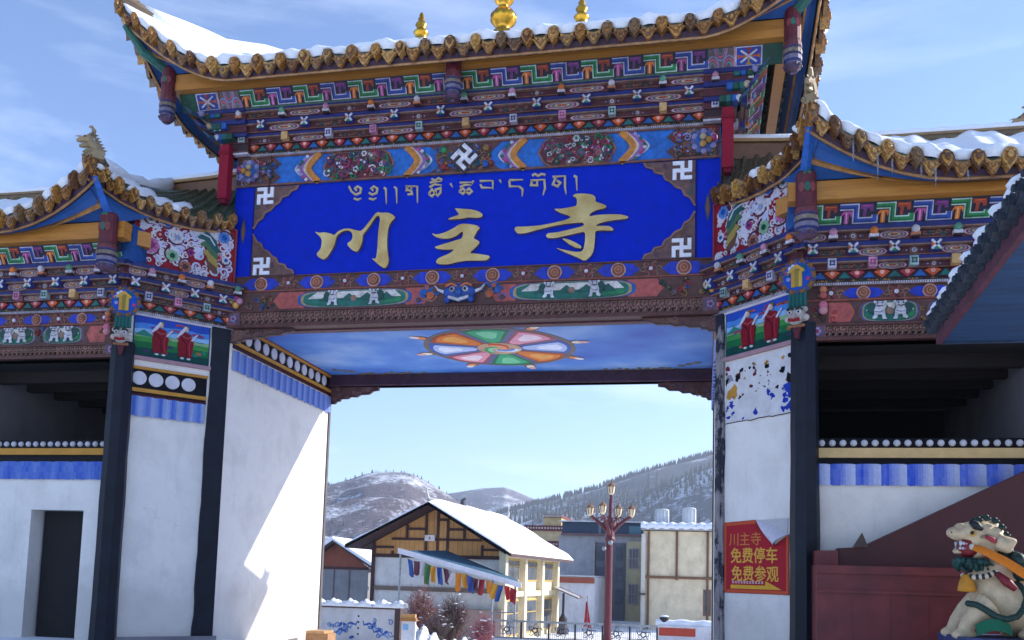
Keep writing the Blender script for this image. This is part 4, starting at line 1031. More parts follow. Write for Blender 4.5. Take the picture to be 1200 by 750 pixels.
for sx in (-1, 1):
    for sy in (-1, 1):
        T = (sx*TX, TY0+.02 if sy < 0 else TY1, EZ+1.12); hip(roof, T, (sx*RX, RY, RZ), .46, .10, .12)
        d = Vector((sx*.75, sy*.66, 0)); dragon('hip_ornament', roof, Vector(T)+Vector((0, 0, .10))-d*.12, d, .52, col='#8a6a40')
        mb = MB(); mb.tube([(sx*5.1, (-.6 if sy < 0 else D+.6), 9.62), (sx*5.45, (-1.0 if sy < 0 else D+1), 9.85), (sx*5.66, (-1.25 if sy < 0 else D+1.25), 10.2)], [.09, .08, .05], lin('#2a6a5c'), 7)
        mb.build('hip_rafter', M['paint'], roof)
mb = MB(); mb.box((-RX-.1, RY-.12, RZ-.1), (RX+.1, RY+.12, RZ+.18), lin('#6a5a48')); mb.build('ridge', M['stat'], roof)
mb = MB(); mb.tube([(-RX-.1+(2*RX+.2)*k/30, RY, RZ+.2+.015*math.sin(k*1.3)) for k in range(31)], .13, (1, 1, 1, 1), 10); mb.build('snow_cover', M['snow'], roof, smooth=True)
for x, s in ((-1.62, .8), (1.56, .8)):
    mb = MB(); kz = .66; mb.lathe([(r_*1.0, (z_ if z_ < 0 else z_*kz)) for r_, z_ in [(.16*s, -.1), (.18*s, .05), (.12*s, .12), (.15*s, .3), (.19*s, .36), (.14*s, .42), (.10*s, .5), (.15*s, .6), (.11*s, .68), (.07*s, .74), (.09*s, .8), (.05*s, .86), (.06*s, .92), (.02, 1.05*s+.16)]], (x, RY, RZ+.2), (1, 1, 1, 1), 16); mb.build('finial', M['gold'], roof, smooth=True)
mb = MB()
prof = [(.16, -.2), (.2, .08), (.12, .14)]+[(.1+.15*math.sin(PI*k/8), .16+.42*k/8) for k in range(9)]+[(.09, .6)]+[(.07+.13*math.sin(PI*k/8), .62+.3*k/8) for k in range(9)]+[(.06, .95), (.1, 1.0), (.05, 1.06), (.015, 1.4)]
n0 = len(mb.v); mb.lathe(prof, (.04, RY, RZ+.2), (1, 1, 1, 1), 24)
for i, v in enumerate(mb.v):
    zz = v[2]-(RZ+.2)
    if .2 < zz < .56:
        a = math.atan2(v[1]-RY, v[0]-.04); k = 1+.07*math.cos(a*12); mb.v[i] = (.04+(v[0]-.04)*k, RY+(v[1]-RY)*k, v[2])
mb.build('finial', M['gold'], roof, smooth=True)

# ------------------------------------------------------------------ side pavilions
def pavilion(sd):
    lab = ('side pavilion left of the gateway, with a dark doorway in its white wall' if sd < 0 else
           'side pavilion on the right of the gateway with icicles and thick snow along its eave')
    root = thing('side_pavilion', lab, 'pavilion', (sd*6.5, -1.2, 0), 'side pavilions flanking the gateway')
    XO, Y0 = (8.7 if sd > 0 else 12.6), -1.27; XE = XO+.7
    rngx = lambda a, b: (min(sd*a, sd*b), max(sd*a, sd*b))
    fr = Fr((0, Y0, 0), (1, 0, 0)); sp = SPL[sd]
    x0, x1 = rngx(5.25, XO)
    # lower wall with its rail
    mb = MB(); wy0, wy1 = Y0+.1, Y0+.42
    if sd < 0:
        for a, b, c, d in ((-XO, -6.77, 0, 3.18), (-5.81, -5.25, 0, 3.18), (-6.77, -5.81, 2.05, 3.18)):
            mb.box((a, wy0, c), (b, wy1, d), (1, 1, 1, 1))
    else: mb.box((x0, wy0, 0), (x1, wy1, 3.18), (1, 1, 1, 1))
    wall = mb.build('wall', M['plaster'], root)
    wf = Fr((0, wy0, 0), (1, 0, 0)); mb = MB()
    mb.fbox(wf, x0, x1, 2.83, 3.185, -.01, .02, BLK)
    mb.fbox(wf, x0, x1, 2.94 if sd < 0 else 2.915, 3.045, .02, .07, lin('#c08a3c') if sd < 0 else lin('#cfae7a'))
    n = int((x1-x0)/.137)
    for k in range(n): mb.ball(wf(x0+.08+k*.137, 3.118, .02), .046, lin('#c8c6cc'), 10, 6)
    mb.build('dot_rail', M['gloss'], root)
    mb = MB(); un = .325; nf = int((x1-x0)/un)+1; rg = random.Random(5)
    for k in range(nf):
        for q in range(10):
            t0, t1 = q/10, (q+1)/10; a, b = x0+(k+t0)*un, x0+(k+t1)*un
            if b > x1: break
            hh = lambda t: .012+.03*math.sin(PI*t)
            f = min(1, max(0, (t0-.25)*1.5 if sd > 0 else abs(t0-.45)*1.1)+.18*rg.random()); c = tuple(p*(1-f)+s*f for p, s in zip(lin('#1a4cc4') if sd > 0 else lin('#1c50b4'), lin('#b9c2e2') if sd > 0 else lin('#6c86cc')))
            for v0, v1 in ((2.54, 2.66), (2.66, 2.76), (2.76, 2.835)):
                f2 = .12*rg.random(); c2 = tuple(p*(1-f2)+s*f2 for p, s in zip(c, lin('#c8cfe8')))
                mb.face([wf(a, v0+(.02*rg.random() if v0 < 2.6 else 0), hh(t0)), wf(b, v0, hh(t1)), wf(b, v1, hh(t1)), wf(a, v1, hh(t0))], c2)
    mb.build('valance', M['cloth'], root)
    # room behind
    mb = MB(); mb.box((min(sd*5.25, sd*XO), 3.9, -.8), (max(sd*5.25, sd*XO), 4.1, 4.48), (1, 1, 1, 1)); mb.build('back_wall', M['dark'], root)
    a, b = rngx(8.25, 8.6); mb = MB(); mb.box((a, Y0+.43, 0), (b, 3.89, 4.48), (1, 1, 1, 1)); mb.build('side_wall', M['grey'], root)
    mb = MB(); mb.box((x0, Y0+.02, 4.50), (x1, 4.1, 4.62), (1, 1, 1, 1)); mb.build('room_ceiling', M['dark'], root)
    for k in range(5): mb = MB(); mb.box((x0+.02, Y0+.8+.72*k, 4.30), (x1-.02, Y0+.94+.72*k, 4.498), (1, 1, 1, 1)); mb.build('ceiling_joist', M['joist'], root)
    mb = MB(); mb.box((x0+.05, 3.5, 3.3), (x1-.05, 3.62, 3.42), (1, 1, 1, 1)); mb.build('wall_plate', M['joist'], root)
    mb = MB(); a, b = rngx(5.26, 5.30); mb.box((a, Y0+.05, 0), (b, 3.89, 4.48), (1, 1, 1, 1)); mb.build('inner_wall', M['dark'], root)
    a, b = rngx(XO-.14, XO+.14); mb = MB(); mb.box((a, Y0-.14, 0), (b, Y0+.14, 4.62), (1, 1, 1, 1)); mb.build('corner_post', M['post'], root)
    # fabric of the upper storey
    mb = MB(); mb.box((x0, Y0, 4.63), (x1, 4.1, 6.95), lin('#33222a'))
    P0 = [(sd*W, .01, 0), (sd*5.25, Y0+.01, 0), (sd*5.25, 1.5, 0), (sd*W, 1.5, 0)]
    mb.prism([(p[0], p[1], 5.45) for p in P0], (0, 0, 1.7), lin('#33222a'), back=True); mb.build('upper_wall', M['paint'], root)
    carved('carved_beam', root, fr, x0, x1, 4.50, 4.735, .06, .3)
    cs = (6.33, 7.2, 8.07) if sd > 0 else (6.33, 7.2, 8.07, 8.94, 9.81, 10.68, 11.55)
    mk = [('L', sd*c, .36) for c in cs]+[('R' if sd < 0 else 'r', sd*5.72, .17), ('F', sd*5.5, .14), ('r' if sd < 0 else 'R', sd*(XO-.2), .1)]+[('F', sd*(c+.43), .06) for c in cs]
    panelbeam('painted_beam', root, fr, x0, x1, 4.737, 5.05, .04, mk)
    railbeam('medallion_rail', root, fr, x0, x1, 5.052, 5.27, .03, [sd*(6.0+.84*k) for k in range(4 if sd > 0 else 8)], .84)
    ZW = [5.30, 5.345, 5.46, 5.62, 5.82, 6.02]
    QX = [.06, .08, .12, .16]
    courses(root, fr, x0, x1, ZW, [.06, .10, .17, .24], QX, .52, sd*6.1, (1, .3) if sd > 0 else (.3, 1), 1+sd)
    # splayed corner bay
    courses(root, sp, 0, LS, ZW, [.06, .10, .17, .24], QX, .47, .3, (.2, 1) if sd > 0 else (1, .2), 2+sd)
    mb = MB(); mb.fbox(sp, .02, LS-.02, 6.03, 7.02, -.1, .11, lin('#8e1c2c')); u0, u1, v0, v1 = .08, LS-.08, 6.06, 6.98
    uu = lambda a: u0+(u1-u0)*(a if sd < 0 else 1-a); vv = lambda b: v0+(v1-v0)*b
    rgs = random.Random(21)
    for k in range(150):     # white scrollwork ground
        u, v = rgs.uniform(u0+.04, u1-.04), rgs.uniform(v0+.03, v1-.04); r = rgs.uniform(.04, .085)
        curl(mb, sp, u, v, r, .11+.004*rgs.random(), rgs.choice((WHT, WHT, lin('#b8bcd8'), lin('#c8c0cc'))), rgs.uniform(0, 6), 1.3, rgs.choice((-1, 1)), r*.48)
    for a, b, r, c1, c2 in ((.14, .38, .13, lin('#c070a0'), lin('#8c3c78')), (.4, .62, .1, WHT, lin('#8a98c0')), (.12, .85, .08, lin('#c8ccd8'), DGRN), (.3, .86, .08, lin('#4a68c0'), NAVY),
                            (.36, .27, .1, lin('#8ab090'), DGRN), (.5, .12, .1, lin('#a06a5a'), lin('#5a3a3a')), (.9, .82, .1, lin('#5c84c8'), COB), (.93, .4, .07, WHT, COB), (.85, .42, .06, lin('#c87a8a'), RED), (.22, .6, .06, RED, lin('#c8a0a8')), (.55, .4, .06, PINK, PURP), (.05, .2, .06, lin('#a85060'), GRN)):
        flower(mb, sp, uu(a), vv(b), r, .125, c1, c2, 7)
        curl(mb, sp, uu(a), vv(b), r*1.5, .122, lin('#5a2a3c'), rgs.uniform(0, 6), .8, 1, .03)
    for q, (c, o_) in enumerate((('#2c5a5a', 0), ('#4a6a4c', .1), ('#a08a4a', .22), ('#6a4a3c', .32))):     # large leaf / dragon form
        mb.fstroke(sp, [(uu(.62+.03*q), vv(.72-o_*1.2)), (uu(.7+.02*q), vv(.78-o_*1.35)), (uu(.78), vv(.66-o_*1.35)), (uu(.84), vv(.5-o_*1.2))], [.03, .13, .15, .04], .125, .15-.004*q, lin(c))
    mb.fstroke(sp, [(uu(.64), vv(.8)), (uu(.74), vv(.76)), (uu(.8), vv(.62))], .02, .15, .16, WHT)
    mb.fstroke(sp, [(u0-.05, v0-.02), (u1+.05, v0-.02), (u1+.05, v1+.02), (u0-.05, v1+.02)], .03, .1, .14, lin('#8a3a3c'), closed=True)
    mb.build('carved_panel', M['gloss'], root)
    # frieze, beams, posts at the corner
    a, b = (x0-.08, x1+.2) if sd > 0 else (x0-.2, x1+.08)
    lean_fret('fret_frieze', root, (0, Y0-.26, 6.03), (1, 0, 0), .15, .25, a, b, unit=.235)
    mb = MB(); a, b = rngx(4.98, XO+.6)
    mb.box((a, Y0-.56, 6.285), (b, Y0-.36, 6.41), (1, 1, 1, 1)); mb.box((a, Y0-.54, 6.417), (b, Y0-.35, 6.55), (1, 1, 1, 1)); mb.build('eave_beam', M['orange'], root)
    mb = MB(); mb.fbox(sp, -.2 if sd < 0 else LS-.25, .25 if sd < 0 else LS+.2, 6.3, 6.54, .12, .3, (1, 1, 1, 1)); mb.build('eave_beam', M['orange'], root)
    mb = MB(); a, b = rngx(5.0, 5.4); mb.box((a, Y0-.3, 6.0), (b, Y0+.2, 6.6), lin('#16549c')); mb.build('corner_block', M['paint'], root)
    hang_post('hanging_post', root, (sd*5.2, Y0-.62), 6.64, 5.70, r=.14)
    bis = Vector((-sd*.4, -.92, 0)); bf = Fr((sd*5.13, Y0-.2, 5.36), (-bis.y, bis.x, 0), bis)
    mb = MB(); mb.fdisc(bf, 0, 0, .235, -.05, .02, lin('#7a6a4c'), 22)
    for k in range(20): mb.ball(bf(.225*math.cos(k*PI/10), .225*math.sin(k*PI/10), .02), .03, (lin('#8a5a3c'), lin('#4a4a7c'))[k % 2], 7, 5)
    mb.fdisc(bf, 0, 0, .19, .02, .03, lin('#1c4cae'), 22)
    for x, c in ((-.05, '#b98a3a'), (.0, '#8a7a3a'), (.05, '#c09a48')): mb.fbox(bf, x-.024, x+.024, -.15, .1-.5*abs(x), .03, .05, lin(c))
    mb.fstroke(bf, [(-.1, .06), (0, .14), (.1, .06)], .04, .03, .055, lin('#c89a3c'))
    for k in range(12):
        aa = rgs.uniform(0, 2*PI); rr = rgs.uniform(.1, .16); mb.fdisc(bf, rr*math.cos(aa), rr*math.sin(aa), .03, .03, .042, rgs.choice((LIL, WHT, COB, PINK, TEAL)), 7)
    mb.build('medallion', M['gloss'], root)
    mb = MB()
    for k in range(9): mb.tube([bf(-.1+.025*k, -.18, .0), bf(-.11+.0275*k, -.42, .02)], .02, lin('#0f4a48') if k % 2 else lin('#16605a'), 6)
    mb.build('tassel', M['cloth'], root)
    mb = MB(); cc = lin('#aaa39c'); o = bf(0, -.56, .05); n0 = len(mb.v)
    mb.ball(o, .14, cc, 12, 8, (1, .95, 1.05)); mb.ball(bf(0, -.66, .13), .1, cc, 10, 7, (1.1, 1, .75))
    for s in (-1, 1):
        mb.ball(bf(s*.075, -.53, .17), .04, WHT, 8, 6); mb.ball(bf(s*.075, -.535, .2), .02, BLK, 7, 5); mb.fstroke(bf, [(s*.02, -.47), (s*.08, -.45), (s*.13, -.48)], .025, .14, .2, lin('#2a3a34'))
        mb.ball(bf(s*.14, -.46, .05), .05, cc, 8, 6); mb.ball(bf(s*.15, -.6, .04), .06, lin('#b8b0a8'), 8, 6)
    mb.fstroke(bf, [(-.09, -.66), (0, -.68), (.09, -.66)], .05, .14, .235, lin('#8a1c24')); mb.ball(bf(0, -.6, .22), .035, lin('#b89a94'), 7, 5)
    for k in range(7): mb.ball(bf(-.12+.04*k, -.74, .08), .03, lin('#9a6a4c'), 6, 4)
    mb.fstroke(bf, [(0, -.7), (0, -.95)], [.16, .05], .0, .08, lin('#5a2a34'))
    pc_ = bf(0, -.52, 0)
    mb.v = [tuple(pc_+(Vector(v)-pc_)*.8) for v in mb.v]
    mb.build('lion_head', M['gloss'], root)
    for z, c in ((5.22, CRM), (5.18, lin('#b86a48')), (4.98, PINK), (4.92, lin('#c8788c'))):
        pass
    mb = MB()
    for z, s, c in ((5.2, .05, '#c07a5a'), (5.12, .05, '#b0605c'), (4.98, .06, '#c87088'), (4.91, .06, '#c88a90')): mb.ball((sd*5.47, Y0-.12, z), s, lin(c), 8, 6)
    mb.build('ball_cluster', M['gloss'], root)
    # roof: front slope and splayed slope meet in an upturned corner
    roof = bpy.data.objects.new('roof', None); C.objects.link(roof); roof.parent = root; roof.matrix_parent_inverse = pinv(root); roof.location = (sd*6.5, .3, 7)
    fe = []
    for k in range(41):
        x = 5.2+(XE-5.2)*k/40; q = max(0, 1-(x-5.2)/1.9); fe.append((sd*x, -2.18-.25*q*q, 6.57+.66*q**1.9))
    T = Vector(fe[0])
    top = [(sd*5.9, .8, 8.16), (sd*XE, .8, 8.16)]
    if sd < 0: pass
    roof_side(roof, fe, top, [(sd*5.15, -1.8, 6.57), (sd*(XE-.1), -1.8, 6.57)], None, pitch=.37, sag=.16, snow=.14 if sd > 0 else .10, seed=8+sd, cs=1.0, trim='#a87c50')
    se = [tuple(T), (sd*5.05, -1.72, 7.1), (sd*4.86, -1.36, 7.03), (sd*4.6, -1.03, 7.0), (sd*4.36, -.72, 7.02), (sd*4.15, -.42, 7.08), (sd*4.05, -.24, 7.14)]
    n_ = 33; se2, _ = sample(se, n_)
    sb = [(sd*5.15, -1.7, 6.57), (sd*4.95, -1.3, 6.8), (sd*4.7, -.9, 6.98), (sd*4.3, -.45, 7.02), (sd*4.13, -.15, 7.05)]
    tp2 = [(sd*5.9, .8, 8.16), (sd*5.0, .62, 8.1), (sd*4.5, .5, 8.05), (sd*4.13, .35, 8.02)]
    msk = lambda u: u < .72 and (u*7.2 % 1) < .74
    roof_side(roof, se2, tp2, sb, None, pitch=.27, sag=.1, snow=.09, seed=15+sd, cs=.88, snowmask=msk, vmax=.3, tilecol='#5c5744' if sd > 0 else '#4a5a44')
    # back slope, ridges, hip
    mb = MB(); a = [(sd*4.13, .75, 8.02), (sd*5.9, .8, 8.16), (sd*XE, .8, 8.16)]; b = [(sd*4.62, 6.4, 5.80), (sd*5.9, 6.4, 5.75), (sd*XE, 6.4, 5.75)]; mid = [(p[0]*.5+q[0]*.5, 3.4, 6.72) for p, q in zip(a, b)]
    mb.grid([a, mid, b], lin('#4a4a40')); mb.grid([[(p[0], p[1], p[2]-.12) for p in r] for r in (a, mid, b)], lin('#4a4a40')); mb.grid([b, [(p[0], p[1], p[2]-.12) for p in b]], lin('#4a4a40')); mb.grid([[r[0] for r in (a, mid, b)], [(r[0][0], r[0][1], r[0][2]-.12) for r in (a, mid, b)]], lin('#4a4a40')); mb.build('rear_slope', M['tile'], roof)
    dragon('hip_ornament', roof, (sd*4.75, 6.3, 5.86), (-sd*.6, .8, 0), .6, col='#8f7c5c')
    mb = MB(); a, b = rngx(5.9, XE-.65); mb.box((a, .72, 8.05), (b, .88, 8.30), lin('#6f5c46')); mb.box((a, .69, 8.3), (b, .91, 8.34), lin('#8a7050'))
    n2 = int((b-a)/.11)
    for k in range(n2): mb.box((a+.02+k*.11, .7, 8.11), (a+.09+k*.11, .9, 8.24), lin('#5c4a3a') if k % 2 else lin('#80694a'))
    mb.build('ridge', M['stat'], roof)
    mb = MB(); mb.tube([(a+(b-a)*k/24, .8, 8.37+.012*math.sin(k*1.9)) for k in range(25)], .085, (1, 1, 1, 1), 8); mb.build('snow_cover', M['snow'], roof, smooth=True)
    mb = MB(); P4 = [(sd*5.95, .74, 8.05), (sd*5.0, .56, 8.0), (sd*4.13, .30, 7.93)]
    for p, q in zip(P4, P4[1:]):
        mb.prism([p, q, (q[0], q[1], q[2]+.26), (p[0], p[1], p[2]+.26)], (0, .12, 0), lin('#7a5234'), back=True)
        mb.prism([(p[0], p[1]-.05, p[2]+.27), (q[0], q[1]-.05, q[2]+.27), (q[0], q[1]-.05, q[2]+.32), (p[0], p[1]-.05, p[2]+.32)], (0, .22, 0), lin('#a07a48'), back=True)
    mb.build('flashing_ridge', M['stat'], roof)
    mb = MB(); mb.tube([(p[0], p[1]+.06, p[2]+.36) for p in P4], .075, (1, 1, 1, 1), 8); mb.build('snow_cover', M['snow'], roof, smooth=True)
    hip(roof, T+Vector((0, 0, .02)), (sd*5.95, .8, 8.2), .24, .12, .10)
    d = Vector((-sd*.3, -.95, 0)).normalized() if sd > 0 else Vector((-.75, -.66, 0)).normalized()
    dragon('hip_ornament', roof, T+Vector((0, 0, .16)), d, .62, col='#8f7c5c')
    dragon('ridge_ornament', roof, (sd*(XE-.65), .8, 8.30), (-sd, 0, 0), .62, col='#8a6a44')
    mb = MB(); mb.tube([(sd*5.18, -1.86, 6.56), (sd*5.19, -2.05, 6.72), T-Vector((0, -.12, .16))], [.075, .07, .05], lin('#1560b8'), 4); mb.ball((sd*5.2, -1.95, 6.60), .085, lin('#1a7a5c'), 6, 4)
    mb.build('hip_rafter', M['paint'], roof)
    if sd > 0:
        for k, x in enumerate((5.72, 6.02, 6.2, 6.55, 6.72, 7.1)):
            i = min(40, int((x-5.2)/(XE-5.2)*40)); e = fe[i]; ln = (.28, .36, .2, .16, .24, .14)[k]
            mb = MB(); mb.tube([(x, e[1]-.02, e[2]-.16), (x+.004, e[1]-.02, e[2]-.16-ln*.5), (x, e[1]-.02, e[2]-.16-ln)], [.016, .011, .002], (1, 1, 1, 1), 6); mb.build('icicle', M['ice'], roof, smooth=True)
    if sd < 0:
        mb = MB(); mb.box((-6.72, wy1-.06, 0), (-5.86, wy1-.01, 2.04), (1, 1, 1, 1)); mb.build('door', M['dark'], root)
        mb = MB(); mb.lathe([(.36, 0), (.38, .5), (.34, .95), (.22, 1.12), (.05, 1.17)], (-6.2, wy1-.3, 0), lin('#3c2a2c'), 14)
    return root
pavL = pavilion(-1); pavR = pavilion(1)

# ------------------------------------------------------------------ things in front of the right pavilion
def text_mesh(mb_parent, s, size, mat, fr, u, v, h, name, label=None, sx=1.0, bold=0.0):
    cu = bpy.data.curves.new('lettering', 'FONT'); cu.body = s; cu.size = size; cu.offset = bold; cu.extrude = .002; cu.resolution_u = 3
    o = bpy.data.objects.new('tmp', cu); C.objects.link(o); bpy.context.view_layer.update()
    me = bpy.data.meshes.new_from_object(o.evaluated_get(bpy.context.evaluated_depsgraph_get())); bpy.data.objects.remove(o)
    xs = [q.co.x for q in me.vertices]; ys = [q.co.y for q in me.vertices]
    mx, my = (min(xs)+max(xs))/2, (min(ys)+max(ys))/2
    for q in me.vertices: q.co = fr(u+(q.co.x-mx)*sx, v+(q.co.y-my), h+q.co.z)
    me.materials.clear(); me.materials.append(mat)
    ob = bpy.data.objects.new(name, me); C.objects.link(ob); ob.parent = mb_parent; ob.matrix_parent_inverse = pinv(mb_parent); return ob
def flat(name, c, rough=.55):
    m, t, b = base_mat(name, rough); b.inputs['Base Color'].default_value = lin(c)
    n = noise(t, 20, 4); bump(t, b, n.outputs['Fac'], .05, .003); return m

# red poster on the right pier
sp = SPL[1]; pu0, pu1, pv0, pv1 = .17, 1.43, 1.05, 2.10
poster = thing('poster', 'red parking poster with yellow characters and a peeled corner on the right pier', 'poster', sp(.8, 1.05, .02))
mb = MB(); H = .016
fold = [(pu0, pv0+.0), (pu1, pv0-.0), (pu1, pv1-.22), (pu1-.25, pv1-.36), (pu1-.62, pv1-.0), (pu0, pv1-.02)]
mb.fpoly(sp, fold, .012, H, lin('#8e1220')); mb.fstroke(sp, [(pu0+.03, pv0+.03), (pu1-.03, pv0+.03), (pu1-.03, pv1-.24)], .045, H, H+.001, lin('#c8502c')); mb.fstroke(sp, [(pu0+.03, pv0+.03), (pu0+.03, pv1-.05), (pu1-.62, pv1-.03)], .045, H, H+.001, lin('#c8502c'))
mb.fpoly(sp, [(pu0+.055, pv0+.055), (pu1-.055, pv0+.055), (pu1-.055, pv1-.28), (pu1-.26, pv1-.40), (pu1-.66, pv1-.06), (pu0+.055, pv1-.07)], H, H+.0015, lin('#a81426'))
mb.build('sheet', M['cloth'], poster)
mb = MB(); e0, e1 = Vector((pu1-.62, pv1)), Vector((pu1, pv1-.22)); tip = Vector((pu1-.25, pv1-.37)); rows = []
for k in range(9):
    t = k/8; a = e0.lerp(e1, t); row = []
    for j in range(7):
        s = j/6; p = a.lerp(tip, s); row.append(sp(p.x, p.y, .014+.13*math.sin(PI*s*.9)*(.35+.65*t)*(1-.2*t)+.02*s))
    rows.append(row)
mb.grid(rows, lin('#cfcbd6')); mb.build('curled_corner', M['cloth'], poster)
YL = flat('yellow_print', '#d9a02c')
for txt, v, sz, uu_ in (('免费停车', 1.595, .235, .77), ('免费参观', 1.335, .235, .79)):
    text_mesh(poster, txt, sz, YL, sp, uu_, v, H+.003, 'lettering', sx=.98, bold=.0035)
text_mesh(poster, '川主寺', .205, flat('orange_print', '#c8782c'), sp, .60, 1.83, H+.003, 'lettering', sx=1.05)
mb = MB(); mb.fpoly(sp, [(.34, 1.125), (1.0, 1.125), (1.0, 1.2), (1.28, 1.118), (.98, 1.118)][:0] or [(.32, 1.115), (1.3, 1.115), (1.0, 1.235), (1.0, 1.17), (.32, 1.17)], H+.001, H+.004, lin('#d8a22c')); mb.build('arrow', M['cloth'], poster)
mb = MB()
for k in range(11):
    u = .35+k*.057
    for q in range(3): mb.fbox(sp, u, u+.04-.01*(q == 1), 1.193+.013*q, 1.2+.013*q, H+.001, H+.003, lin('#d8c8c8'))
    mb.fbox(sp, u+.016, u+.022, 1.19, 1.228, H+.001, H+.003, lin('#d8c8c8'))
mb.build('small_print', M['cloth'], poster)
mb = MB()
for _ in range(1): mb.fpoly(sp, [(pu1-.6, pv1-.01), (pu1-.02, pv1-.0), (pu1-.03, pv1-.2), (pu1-.3, pv1-.2)], .013, .0145, lin('#bdb9bd'))
mb.build('glue_patch', M['cloth'], poster)

# maroon stair flank
Yp = -2.0; A = lambda px, py, y=Yp: at(px, py, y)
stair = thing('stair_parapet', 'maroon boarded stair flank rising to the right against the white pavilion wall', 'stair wall', (6.6, -1.9, 0))
mb = MB(); z1 = A(1040, 664).z
for k in range(9): mb.box((5.72+k*.45, Yp-.006, .02), (5.728+k*.45, Yp-.001, z1-.345), (1, 1, 1, 1))
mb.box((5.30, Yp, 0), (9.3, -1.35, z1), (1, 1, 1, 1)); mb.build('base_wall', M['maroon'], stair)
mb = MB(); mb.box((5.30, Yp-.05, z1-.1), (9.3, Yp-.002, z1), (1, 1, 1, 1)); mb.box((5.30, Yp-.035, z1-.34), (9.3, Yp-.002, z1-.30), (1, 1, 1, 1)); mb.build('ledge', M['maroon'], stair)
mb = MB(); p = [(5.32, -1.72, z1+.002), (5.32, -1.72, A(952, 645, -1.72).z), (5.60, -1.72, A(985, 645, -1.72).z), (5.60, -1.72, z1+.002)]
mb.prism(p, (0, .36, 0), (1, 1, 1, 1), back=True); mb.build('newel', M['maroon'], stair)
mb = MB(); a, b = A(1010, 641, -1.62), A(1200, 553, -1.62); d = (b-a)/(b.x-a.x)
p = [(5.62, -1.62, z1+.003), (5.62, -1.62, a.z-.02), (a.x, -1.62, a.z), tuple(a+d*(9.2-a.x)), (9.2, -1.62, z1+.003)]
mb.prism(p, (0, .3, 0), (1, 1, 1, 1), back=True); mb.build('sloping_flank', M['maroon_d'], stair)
mb = MB(); q = A(1007, 640, -1.55); mb.prism([(q.x-.1, -1.68, q.z-.02), (q.x+.09, -1.68, q.z-.02), (q.x+.02, -1.66, q.z+.17)], (0, .03, 0), lin('#4a3a34'), back=True); mb.build('roof_shard', M['stat'], stair)

# guardian lion
YL_ = -3.4; Z = lambda zx, zy, dy=0: at(1080+zx/4.683, 590+zy/4.683, YL_)+Vector((0, dy, 0)); K = .00985/4.683*1.02
lion = thing('lion_statue', 'white painted guardian lion statue with an orange ribbon and green beads on a blue plinth', 'statue', tuple(Vector((7.1, YL_, 0))))
mb = MB(); c = lin('#cdb692')
def blob(zx, zy, r, dy=0, sc=(1, 1, 1)): mb.ball(Z(zx, zy, dy), r*K, c, 16, 12, sc)
for a in ((430,510,125,0,(1,.95,1)), (520,560,150,0,(1.1,1,1)), (370,470,92,0,(1,1,1.05)), (370,570,88,0,(1,1.1,1)), (560,450,115,0,(1.1,.9,1)), (700,600,170,0,(1.1,1,1.1)), (800,680,150,0,(1,1,1)),
          (430,375,80), (470,430,90), (345,405,70), (315,165,72,0,(1.3,1,.85)), (380,185,66,0,(1,1.05,.95)), (300,215,56,0,(1.2,1,.7)), (222,172,46,0,(1.35,1,.7)), (175,160,34,0,(1.05,1.2,.85)), (212,128,26,0,(1.1,.9,.8)), (190,185,24,0,(1.2,1.3,.6)),
          (232,264,30,0,(1.7,1.15,.5)), (190,262,20,0,(1,1.2,.7)), (305,262,44), (370,228,54), (330,108,34,0,(1.5,.6,.7)), (385,118,34,0,(1,.6,.8)), (415,160,34,0,(.9,.8,1))): blob(*a)
for s in (-1, 1):
    mb.tube([Z(400,215,s*.12), Z(445,232,s*.17), Z(488,205,s*.2)], [.09, .1, .02], c, 10)
    mb.tube([Z(340,560,s*.2), Z(275,600,s*.22), Z(225,650,s*.22), Z(205,700,s*.22)], [.17, .12, .085, .08], c, 12); mb.ball(Z(200,712,s*.22), .1, c, 12, 8, (1.3, 1, .65))
    mb.tube([Z(700,600,s*.22), Z(640,660,s*.3), Z(600,720,s*.3)], [.25, .18, .1], c, 12); mb.ball(Z(570,715,s*.3), .12, c, 12, 8, (1.4, 1, .6))
    for q in range(3): mb.ball(Z(178,714,s*.22-.06+.06*q), .045, c, 8, 6)
    mb.ball(Z(250,150,s*.1), .065, c, 10, 8); mb.ball(Z(268,118,s*.1), .06, c, 10, 8, (1.4, .8, .7))
tmp = mb.build('tmp', M['stat'], None); rm = tmp.modifiers.new('r', 'REMESH'); rm.mode = 'VOXEL'; rm.voxel_size = .014; rm.use_smooth_shade = True
sm = tmp.modifiers.new('s', 'SMOOTH'); sm.iterations = 7; sm.factor = .5
bpy.context.view_layer.update()
me = bpy.data.meshes.new_from_object(tmp.evaluated_get(bpy.context.evaluated_depsgraph_get())); bpy.data.objects.remove(tmp)
ca = me.color_attributes.new('Col', 'FLOAT_COLOR', 'CORNER') if 'Col' not in me.color_attributes else me.color_attributes['Col']
buf = []
for l in me.loops: buf.extend(c)
if ca.domain == 'CORNER': ca.data.foreach_set('color', buf)
else:
    for e in ca.data: e.color = c
me.materials.clear(); me.materials.append(M['stat'])
bo = bpy.data.objects.new('body', me); C.objects.link(bo); bo.parent = lion; bo.matrix_parent_inverse = pinv(lion)
for p in me.polygons: p.use_smooth = True
def lpart(name, mb, mat='stat', smooth=True): return mb.build(name, M[mat], lion, smooth=smooth)
G2 = lin('#14302c')
mb = MB()
for k in range(26):
    t = k/25; zx, zy = 430+120*t, 250+150*t
    mb.ball(Z(zx+rng.uniform(-20, 25), zy+rng.uniform(-25, 25), rng.uniform(-.2, .2)), rng.uniform(.05, .085), G2, 8, 6)

